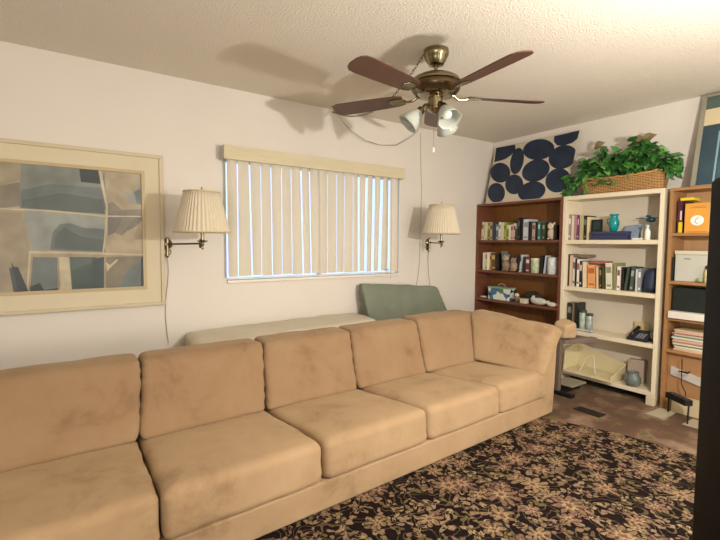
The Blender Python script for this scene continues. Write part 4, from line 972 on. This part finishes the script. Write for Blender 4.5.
# second compartment
Z = 1.004
y0, y1 = at(ox(625), oy(240, 360), 'x', 3.92).y-.0, at(ox(308), oy(240, 360), 'x', 3.92).y
zt_ = at(ox(310), oy(240, 95), 'x', 3.92).z
t = thing('file_box', 'large pale grey storage box on the second oak shelf', 'box', (4.0, (y0+y1)/2-.1, Z+.0008))
obj('body', MB().box(3.92, 4.10, y0-.12, y1, Z+.0008, zt_-.03), mat('#b9bab0', .5, var=.05), t, bevel=.003)
obj('lid', MB().box(3.915, 4.105, y0-.125, y1+.005, zt_-.029, zt_), mat('#c6c2ac', .5), t, bevel=.003)
b = MB(); b.box(3.9175, 3.9195, y1-.10, y1-.06, Z+.17, Z+.176); obj('latch', b, mat('#3c3c3a', .4), t)
b = MB(); yq = y1+.0055; b.box(3.90, 4.08, yq, yq+.008, Z+.0008, Z+.185); solo('folder', b, mat('#1a1816', .6), 'narrow black folder left of the pale grey box on the oak shelf', 'folder', (4, yq, Z))
yq = at(ox(597), oy(240, 330), 'x', 3.895).y
t = thing('spray_bottle', 'tiny bottle with dark cap in front of the pale grey box', 'bottle', (3.895, yq, Z+.0008))
b = MB(); b.lathe([(.012, Z+.001), (.014, Z+.004), (.014, Z+.08), (.007, Z+.1)], 16, (3.897, yq, 0)); obj('body', b, mat('#c9c38c', .4, var=.4, vscale=30), t, smooth=True)
b = MB(); b.lathe([(.009, Z+.1), (.009, Z+.125), (.005, Z+.13)], 14, (3.897, yq, 0)); obj('cap', b, M['black'], t)
yq = at(ox(535), oy(240, 345), 'x', 3.9).y
b = MB(); b.blob((3.9, yq, Z+.018), (.014, .025, .0175), 12, 8, .3, 7); solo('green_ornament', b, mat('#8a9a6c', .6), 'little green ornament left of the tiny bottle on the oak shelf', 'ornament', (3.9, yq, Z), smooth=True)
# third compartment: dark monitor-like box; white tray; papers
Z = .72
y1 = at(ox(262), oy(290, 200), 'x', 3.91).y; y0 = YR0+.1
t = thing('printer', 'black printer with a white paper tray on the third oak shelf', 'printer', (4.0, 1.1, Z+.0008))
obj('body', MB().box(3.915, 4.10, y0, y1-.014, Z+.055, Z+.235), mat('#14201f', .4, var=.2), t, bevel=.006)
obj('paper_tray', MB().box(3.85, 4.09, y0, y1-.012, Z+.0008, Z+.054), mat('#d6d2ca', .5), t, bevel=.004)
Z = .47
papers('paper_stack', 'pile of pink papers and magazines on the fourth oak shelf', 1.01, 1.385, 3.895, 4.07, Z, 14, ['#cfa9a0', '#c9b990', '#dcd8c8', '#57807a', '#d0c6a2', '#a9746c'], 3, dz=.0115, amp=.012)
papers('paper_stack', 'second pile of green and cream papers nearer the cabinet on the oak shelf', 0.69, .94, 3.895, 4.07, Z, 11, ['#d8cba4', '#6f8f84', '#c2b48c', '#e0d8c4'], 8, dz=.011, amp=.012)
# wooden drawer fronts at the bottom of the oak bookcase
Z = .08
b = MB(); b.box(3.93, 3.95, YR0+.03, YR1-.024, Z+.0008, .44)
t = thing('wooden_board', 'orange-brown wooden board standing inside the bottom of the oak bookcase', 'board', (3.94, 1.03, Z+.0008))
obj('panel', b, wood_mat('#98704a', '#a67f58', .4), t)
b = MB(); b.hexa([(3.915, .75, .12), (3.929, .75, .12), (3.929, 1.40, .27), (3.915, 1.40, .27), (3.915, .75, .18), (3.929, .75, .18), (3.929, 1.40, .335), (3.915, 1.40, .335)])
obj('white_strip', b, mat('#b9b3ae', .5, var=.1), t)['label'] = 'pale slanted plastic strip'
def pt3(u, v, x): return at(640+u/9, 350+v/9, 'x', x)
b = MB(); b.tube([pt3(378, 80, 3.86), pt3(378, 150, 3.86), pt3(374, 220, 3.86), pt3(372, 300, 3.86), pt3(390, 345, 3.84), pt3(408, 380, 3.82), pt3(408, 420, 3.80)], .0035, 6)
solo('electrical_cable', b, M['black'], 'thin black cord hanging down the front of the oak bookcase', 'cord', tuple(pt3(408, 420, 3.80)))
b = MB(); b.tube([pt3(345, 192, 3.855), pt3(380, 196, 3.85), pt3(430, 208, 3.85), pt3(455, 196, 3.85)], [.004, .007, .008, .004], 8)
solo('cord_clip', b, M['black'], 'short black clip across the hanging cord on the oak bookcase', 'clip', tuple(pt3(380, 196, 3.85)), smooth=True)
# power strip leaning on floor, pamphlets
t = thing('power_strip', 'black power strip propped on its foot at the base of the oak bookcase', 'power strip', (3.6, 1.2, 0))
q0, q1 = pt3(262, 400, 3.78), pt3(440, 480, 3.66)
q0.z = max(q0.z, .08); q1.z = max(.06, q1.z)
d_ = (q1-q0).normalized(); sd = d_.cross(Vector((0, 0, 1))).normalized()
b = MB(); cs = []
for dz in (-.022, .022):
    for p_, s2 in ((q0, -1), (q1, -1), (q1, 1), (q0, 1)): cs.append(p_+sd*s2*.03+Vector((0, 0, dz)))
b.hexa(cs); obj('body', b, M['black'], t, bevel=.005)
obj('foot', MB().tube([q1+Vector((0, 0, -.02)), Vector((q1.x-.01, q1.y, .004))], .006, 8), M['black'], t); obj('foot', MB().tube([q0+Vector((0, 0, -.02)), Vector((q0.x, q0.y, .004))], .006, 8), M['black'], t)
b = MB()
for k in range(4):
    c = q0.lerp(q1, .18+k*.2)+Vector((0, 0, .0225)); b.blob(c, (.012, .012, .003), 10, 4)
obj('socket', b, mat('#3a3d48', .3), t, smooth=True)
q = at(658, 402, 'z', .0)
papers('pamphlet', 'cream pamphlets lying on the carpet at the foot of the oak bookcase', 1.31, 1.42, 3.60, 3.82, .0, 3, ['#a0967a', '#958b78', '#aca288'], 5, 'leaflets', .004, .01)
papers('pamphlet', 'grey leaflets on the carpet beneath the black power strip', 1.08, 1.2, 3.62, 3.8, .0, 2, ['#8f877c', '#a09680'], 6, 'leaflets', .004, .01)
b = MB(); b.hexa([(3.85, 1.10, .0008), (3.866, 1.10, .0008), (3.866, 1.36, .0008), (3.85, 1.36, .0008), (3.868, 1.10, .13), (3.874, 1.10, .13), (3.874, 1.36, .13), (3.868, 1.36, .13)])
solo('cardboard_sheet', b, mat('#b5a685', .7), 'small cream board leaning against the oak bookcase foot', 'board', (3.86, 1.23, 0))

# ================================================================ ON TOP OF THE BOOKCASES
def leaning(name, label, tl, tr, br, bl, th, cat='picture'):
    pass
# printed canvas with ovals: bottom edge forward on the bookcase, top against the wall
P0 = Vector((3.925, 2.8, 1.735)); P1 = Vector((4.105, 2.8, 2.36)); up_ = (P1-P0).normalized(); nrm = up_.cross(Vector((0, 1, 0))).normalized()
if nrm.x > 0: nrm = -nrm
cv = [at_plane(*q, P0, nrm) for q in ((495.5, 148.5), (580, 130), (563, 196.8), (485.3, 203.5))]
for p_ in (cv[2], cv[3]): p_ -= up_*(p_.z-1.7265)/up_.z
t = thing('wall_canvas', 'cream canvas printed with navy blue ovals leaning above the brown bookcase', 'picture', tuple((cv[2]+cv[3])/2))
b = MB(); b.prism(cv, -nrm*.022); obj('canvas', b, mat('#c9bfa8', .8, bump=.1, bscale=300), t)
b = MB()
def wav(u, v): return at_plane(480+u/6, 120+v/6, P0+nrm*.0012, nrm)
for (cx, cy, rx, ry, rot) in ((352, 177, 92, 60, -8), (497, 222, 86, 66, -25), (222, 246, 38, 78, 12), (335, 303, 84, 62, -25), (122, 316, 58, 58, 0), (205, 386, 52, 58, 10), (468, 362, 76, 68, -35), (310, 428, 82, 56, -15), (98, 437, 50, 58, 0)):
    pts = []
    for k in range(40):
        a = 2*PI*k/40; x, y = rx*1.03*math.cos(a), ry*1.03*math.sin(a); c_, s2 = math.cos(R(rot)), math.sin(R(rot))
        U, V = cx+x*c_-y*s2, cy+x*s2+y*c_
        if U > 580-(V-150)*.21: U = 580-(V-150)*.21
        V = min(V, 498-(U-35)*.086)
        pts.append(wav(U, V))
    b.prism(pts, -nrm*.001)
b.prism([wav(*q) for q in ((97, 167), (210, 147), (214, 176), (188, 210), (150, 235), (86, 254))], -nrm*.001)
b.prism([wav(*q) for q in ((446, 97), (598, 62), (584, 112), (552, 138), (500, 154), (462, 152), (443, 128))], -nrm*.001)
obj('navy_ovals', b, mat('#1c2c44', .6, var=.45, vscale=9), t)['label'] = 'navy blue ovals'
# framed painting, right
P0 = Vector((3.95, 1.3, 1.72)); P1 = Vector((4.10, 1.3, 2.41)); up2 = (P1-P0).normalized(); n2 = up2.cross(Vector((0, 1, 0))).normalized()
if n2.x > 0: n2 = -n2
tl, bl_ = at_plane(706, 96, P0, n2), at_plane(690.5, 187, P0, n2); bl_ -= up2*(bl_.z-1.7215)/up2.z
wv = Vector((0, -.75, 0)); 
tl.y = bl_.y-.02; H = (tl-bl_).length
t = thing('framed_painting', 'tall grey-framed blue painting leaning above the oak bookcase', 'picture', tuple(bl_+wv/2))
def bar(b, a, c, w, d):   # a..c in (s across, t up) metres
    pass
def q2(s_, t_, d=0.): return bl_+Vector((0, -s_, 0))+up2*t_+n2*d
def slab(b, s0, s1, t0, t1, d0, d1):
    b.hexa([q2(s0, t0, d0), q2(s1, t0, d0), q2(s1, t0, d1), q2(s0, t0, d1), q2(s0, t1, d0), q2(s1, t1, d0), q2(s1, t1, d1), q2(s0, t1, d1)])
b = MB(); Ww = .72; fw_ = .03
for a in ((0, fw_, 0, H), (Ww-fw_, Ww, 0, H), (fw_, Ww-fw_, 0, fw_*.2), (fw_, Ww-fw_, H-fw_*.6, H)): slab(b, *a, -.012, .012)
obj('picture_frame', b, mat('#8f8c7c', .5, var=.1), t, bevel=.002)
b = MB(); b.mi = 0; slab(b, fw_, Ww-fw_, .004, H*.66, -.004, .0); b.mi = 1; slab(b, fw_, Ww-fw_, H*.66, H*.84, -.004, .0); b.mi = 2; slab(b, fw_, Ww-fw_, H*.84, H-.016, -.004, 0.0)
b.mi = 3; slab(b, .13, .142, .03, H*.58, 0.0002, .0008); b.mi = 4; slab(b, .15, .5, .02, H*.3, .0002, .0008)
obj('artwork', b, [mat('#2e4450', .6, var=.35, vscale=5), mat('#cdbf9c', .7), mat('#4d5f58', .6, var=.2), mat('#7fa3b4', .6), mat('#34505c', .6, var=.3)], t)
# wicker basket and artificial ivy on the cream bookcase
bx0, bx1, by0, by1 = 3.90, 4.06, 1.515, 2.185
ZT = 1.7245
b = MB(); n = 64; prof = [(0, .86), (.002, .9), (.03, .93), (.06, .96), (.09, .99), (.115, 1.02), (.125, 1.05), (.135, 1.03)]
def rr(a, sx, sy):
    c_, s2 = math.cos(a), math.sin(a); p_ = 4
    k = (abs(c_)**p_+abs(s2)**p_)**(-1/p_); return sx*c_*k, sy*s2*k
cx, cy = (bx0+bx1)/2, (by0+by1)/2
vs = []
allp = [(z, s_) for z, s_ in prof]+[(z, s_-.06) for z, s_ in reversed(prof[1:])]
for (z, s_) in allp:
    for j in range(n):
        x, y = rr(2*PI*j/n, .085*s_, .345*(s_*.6+.4)); 
        end = (abs(y)/.345)**2; vs.append((cx+x+.0015*math.sin(j*2.0), cy+y, ZT+z*(1+.18*end)))
k_ = len(allp); fs = [(i*n+j, i*n+(j+1) % n, (i+1)*n+(j+1) % n, (i+1)*n+j) for i in range(k_-1) for j in range(n)]+[tuple(range(n)), tuple((k_-1)*n+j for j in range(n))]
b.add(vs, fs)
t = thing('wicker_basket', 'long brown wicker basket on top of the cream bookcase', 'basket', (cx, cy, ZT))
obj('body', b, M['wicker'], t, smooth=True)
b = MB()
ring = []
for j in range(n):
    x, y = rr(2*PI*j/n, .089, .35); end = (abs(y)/.345)**2; ring.append((cx+x, cy+y, ZT+.130*(1+.18*end)+.004*math.sin(j*2.4)))
b.tube(ring, .009, 8, closed=True); obj('rim', b, mat('#c08f52', .6, bump=.5, bscale=80, var=.3, vscale=40), t, smooth=True)
t = thing('ivy_plant', 'leafy green artificial ivy spilling out of the wicker basket', 'plant', (cx, cy, ZT+.03))
rnd = random.Random(11); leaves = [MB(), MB(), MB()]; stems = MB()
def leaf(b, p, d, upv, s_, cur):
    d = d.normalized(); sd = d.cross(upv)
    if sd.length < .1: sd = d.orthogonal()
    sd.normalize(); nn = sd.cross(d).normalized()
    out = [(0, 0), (.12, .32), (.32, .46), (.55, .42), (.8, .2), (1.05, 0)]
    mid = [p+d*(a*s_)+nn*(-cur*s_*a*a) for a, w in out]
    L_ = [mid[i]+sd*(w*s_)+nn*(.12*s_*w*2) for i, (a, w) in enumerate(out)]; R_ = [mid[i]-sd*(w*s_)+nn*(.12*s_*w*2) for i, (a, w) in enumerate(out)]
    vs = mid+L_[1:5]+R_[1:5]
    fs = [(0, 6, 1), (1, 6, 7, 2), (2, 7, 8, 3), (3, 8, 9, 4), (4, 9, 5), (0, 1, 10), (1, 2, 11, 10), (2, 3, 12, 11), (3, 4, 13, 12), (4, 5, 13)]
    b.add(vs, fs)
cl = [(605, 165, .17, 120), (588, 172, .14, 90), (622, 158, .13, 60), (632, 162, .16, 110), (648, 154, .15, 100), (666, 161, .11, 60), (573, 182, .09, 34), (610, 176, .12, 60), (594, 182, .08, 26), (640, 148, .12, 44), (675, 168, .07, 22), (568, 190, .05, 9)]
for (px, py, r, cnt) in cl:
    c = at(px, py, 'x', 3.95)
    root = Vector((cx, min(max(c.y, by0+.08), by1-.08), ZT+.06))
    for k in range(cnt):
        v = Vector((rnd.gauss(0, 1), rnd.gauss(0, 1), rnd.gauss(0, 1))).normalized()*r*rnd.random()**.4*.62
        v.x *= .75
        p_ = c+v
        p_.x = min(p_.x, W-.06)
        if p_.z < ZT+.03 and p_.x > 3.88: p_.x = 3.865
        d = (v+Vector((-.03, 0, -.03))).normalized()*.6+Vector((rnd.gauss(0, .5)-.35, rnd.gauss(0, .5), rnd.gauss(0, .4)-.1))
        leaf(leaves[rnd.choice((0, 0, 1, 1, 2))], p_, d, Vector((rnd.gauss(0, .4)-.5, rnd.gauss(0, .4), 1)), rnd.uniform(.048, .084), rnd.uniform(-.1, .5))
        if k % 5 == 0: stems.tube([root, (root+p_)/2+Vector((0, 0, .03)), p_], .0018, 5)
for b_, h in zip(leaves, ('#4b8a3c', '#33662f', '#74a85a')):
    for i, v in enumerate(b_.v):
        if v.x > W-.008: v.x = W-.008
    o = obj('foliage', b_, mat(h, .45, var=.3, vscale=20), t, smooth=True)
obj('stem', stems, mat('#4c5a2c', .6), t)
# the wilted brown leaves
for (px, py, s_) in ((600, 147, .10), (604, 150, .07), (640, 143, .12), (650, 140, .11), (633, 150, .08), (644, 146, .08)):
    b = MB(); c = at(px, py, 'x', 3.98); leaf(b, c-Vector((0, -.5*s_, 0)), Vector((-.2, -1, .35)), Vector((-1, 0, .5)), s_, .1)
    obj('dry_leaf', b, mat('#8d7d56', .7, var=.3, vscale=20), t)['label'] = 'dull brown dry leaf'

# ================================================================ BLACK CABINET at the right edge
pc = ray(702, 350); A = Vector((1.145, 0, 0)); 
e = at(708, 200, 'x', 1.2); ex, ey = e.x, e.y
zt_ = at(716, 177, 'x', 1.2).z
t = thing('tall_cabinet', 'tall glossy black cabinet with rounded corners at the right edge of the photo', 'cabinet', (ex-.02, ey-.2, 0))
loop = [(ex, ey), (ex+.02, ey-.40), (ex-.30, ey-.42), (ex-.32, ey-.30)]
loop = [(ex, ey), (ex+.06, ey-.36), (ex-.20, ey-.42), (ex-.10, ey-.10)]
b = MB(); b.hexa([(x, y, .0125) for x, y in loop]+[(x, y, zt_) for x, y in loop])
obj('body', b, mat('#020203', .6, spec=.2), t, bevel=.014, auto=40)
b = MB(); m0 = Vector((ex-.05, ey-.05, 0)); b.tube([(ex-.155, ey-.275, .75), (ex-.170, ey-.27, .76), (ex-.170, ey-.27, .95), (ex-.155, ey-.275, .96)], .004, 8); obj('handle', b, mat('#08080a', .4, .5), t)

# ================================================================ LIGHT
def uplight(name, loc, e, col):
    l = bpy.data.lights.new(name, 'SPOT'); l.energy = e; l.color = col; l.shadow_soft_size = .12; l.spot_size = R(165); l.spot_blend = 1
    o = bpy.data.objects.new(name, l); o.location = loc; o.rotation_euler = (PI, 0, 0); C.objects.link(o); return o
uplight('ceiling_fill', (1.3, -.7, 1.1), 72, (1, .94, .86))  # added upward fill that brightens the ceiling, no actual fixture
def point(name, loc, e, col, r):
    l = bpy.data.lights.new(name, 'POINT'); l.energy = e; l.color = col; l.shadow_soft_size = r
    o = bpy.data.objects.new(name, l); o.location = loc; C.objects.link(o); return o
point('floor_lamp_bulb', (1.95, .06, 1.60), 140, (1, .94, .86), .035)
point('left_fill', (-1.5, -1.2, 1.0), 74, (1, .95, .89), .35)  # added soft fill behind the camera on the left, not a known lamp
point('right_fill', (2.4, -1.4, 1.0), 48, (1, .94, .86), .35)  # second added fill, behind the camera on the right, stands for no lamp
w = bpy.data.worlds.new('daylight'); bpy.context.scene.world = w; w.use_nodes = True
bg = w.node_tree.nodes['Background']; bg.inputs[0].default_value = (.42, .60, 1, 1); bg.inputs[1].default_value = 1.9

# ================================================================ CAMERA
cd = bpy.data.cameras.new('camera'); cam = bpy.data.objects.new('camera', cd); C.objects.link(cam)
cd.sensor_width = 36; cd.lens = 36*F_PX/720; cd.clip_start = .02
mx = Matrix(((rt.x, up.x, -fw.x), (rt.y, up.y, -fw.y), (rt.z, up.z, -fw.z)))
cam.matrix_world = Matrix.Translation(CAM) @ mx.to_4x4()
sc = bpy.context.scene; sc.camera = cam
sc.view_settings.view_transform = 'Standard'; sc.view_settings.look = 'None'; sc.view_settings.gamma = 1; sc.view_settings.exposure = .14
sc.view_settings.use_curve_mapping = False
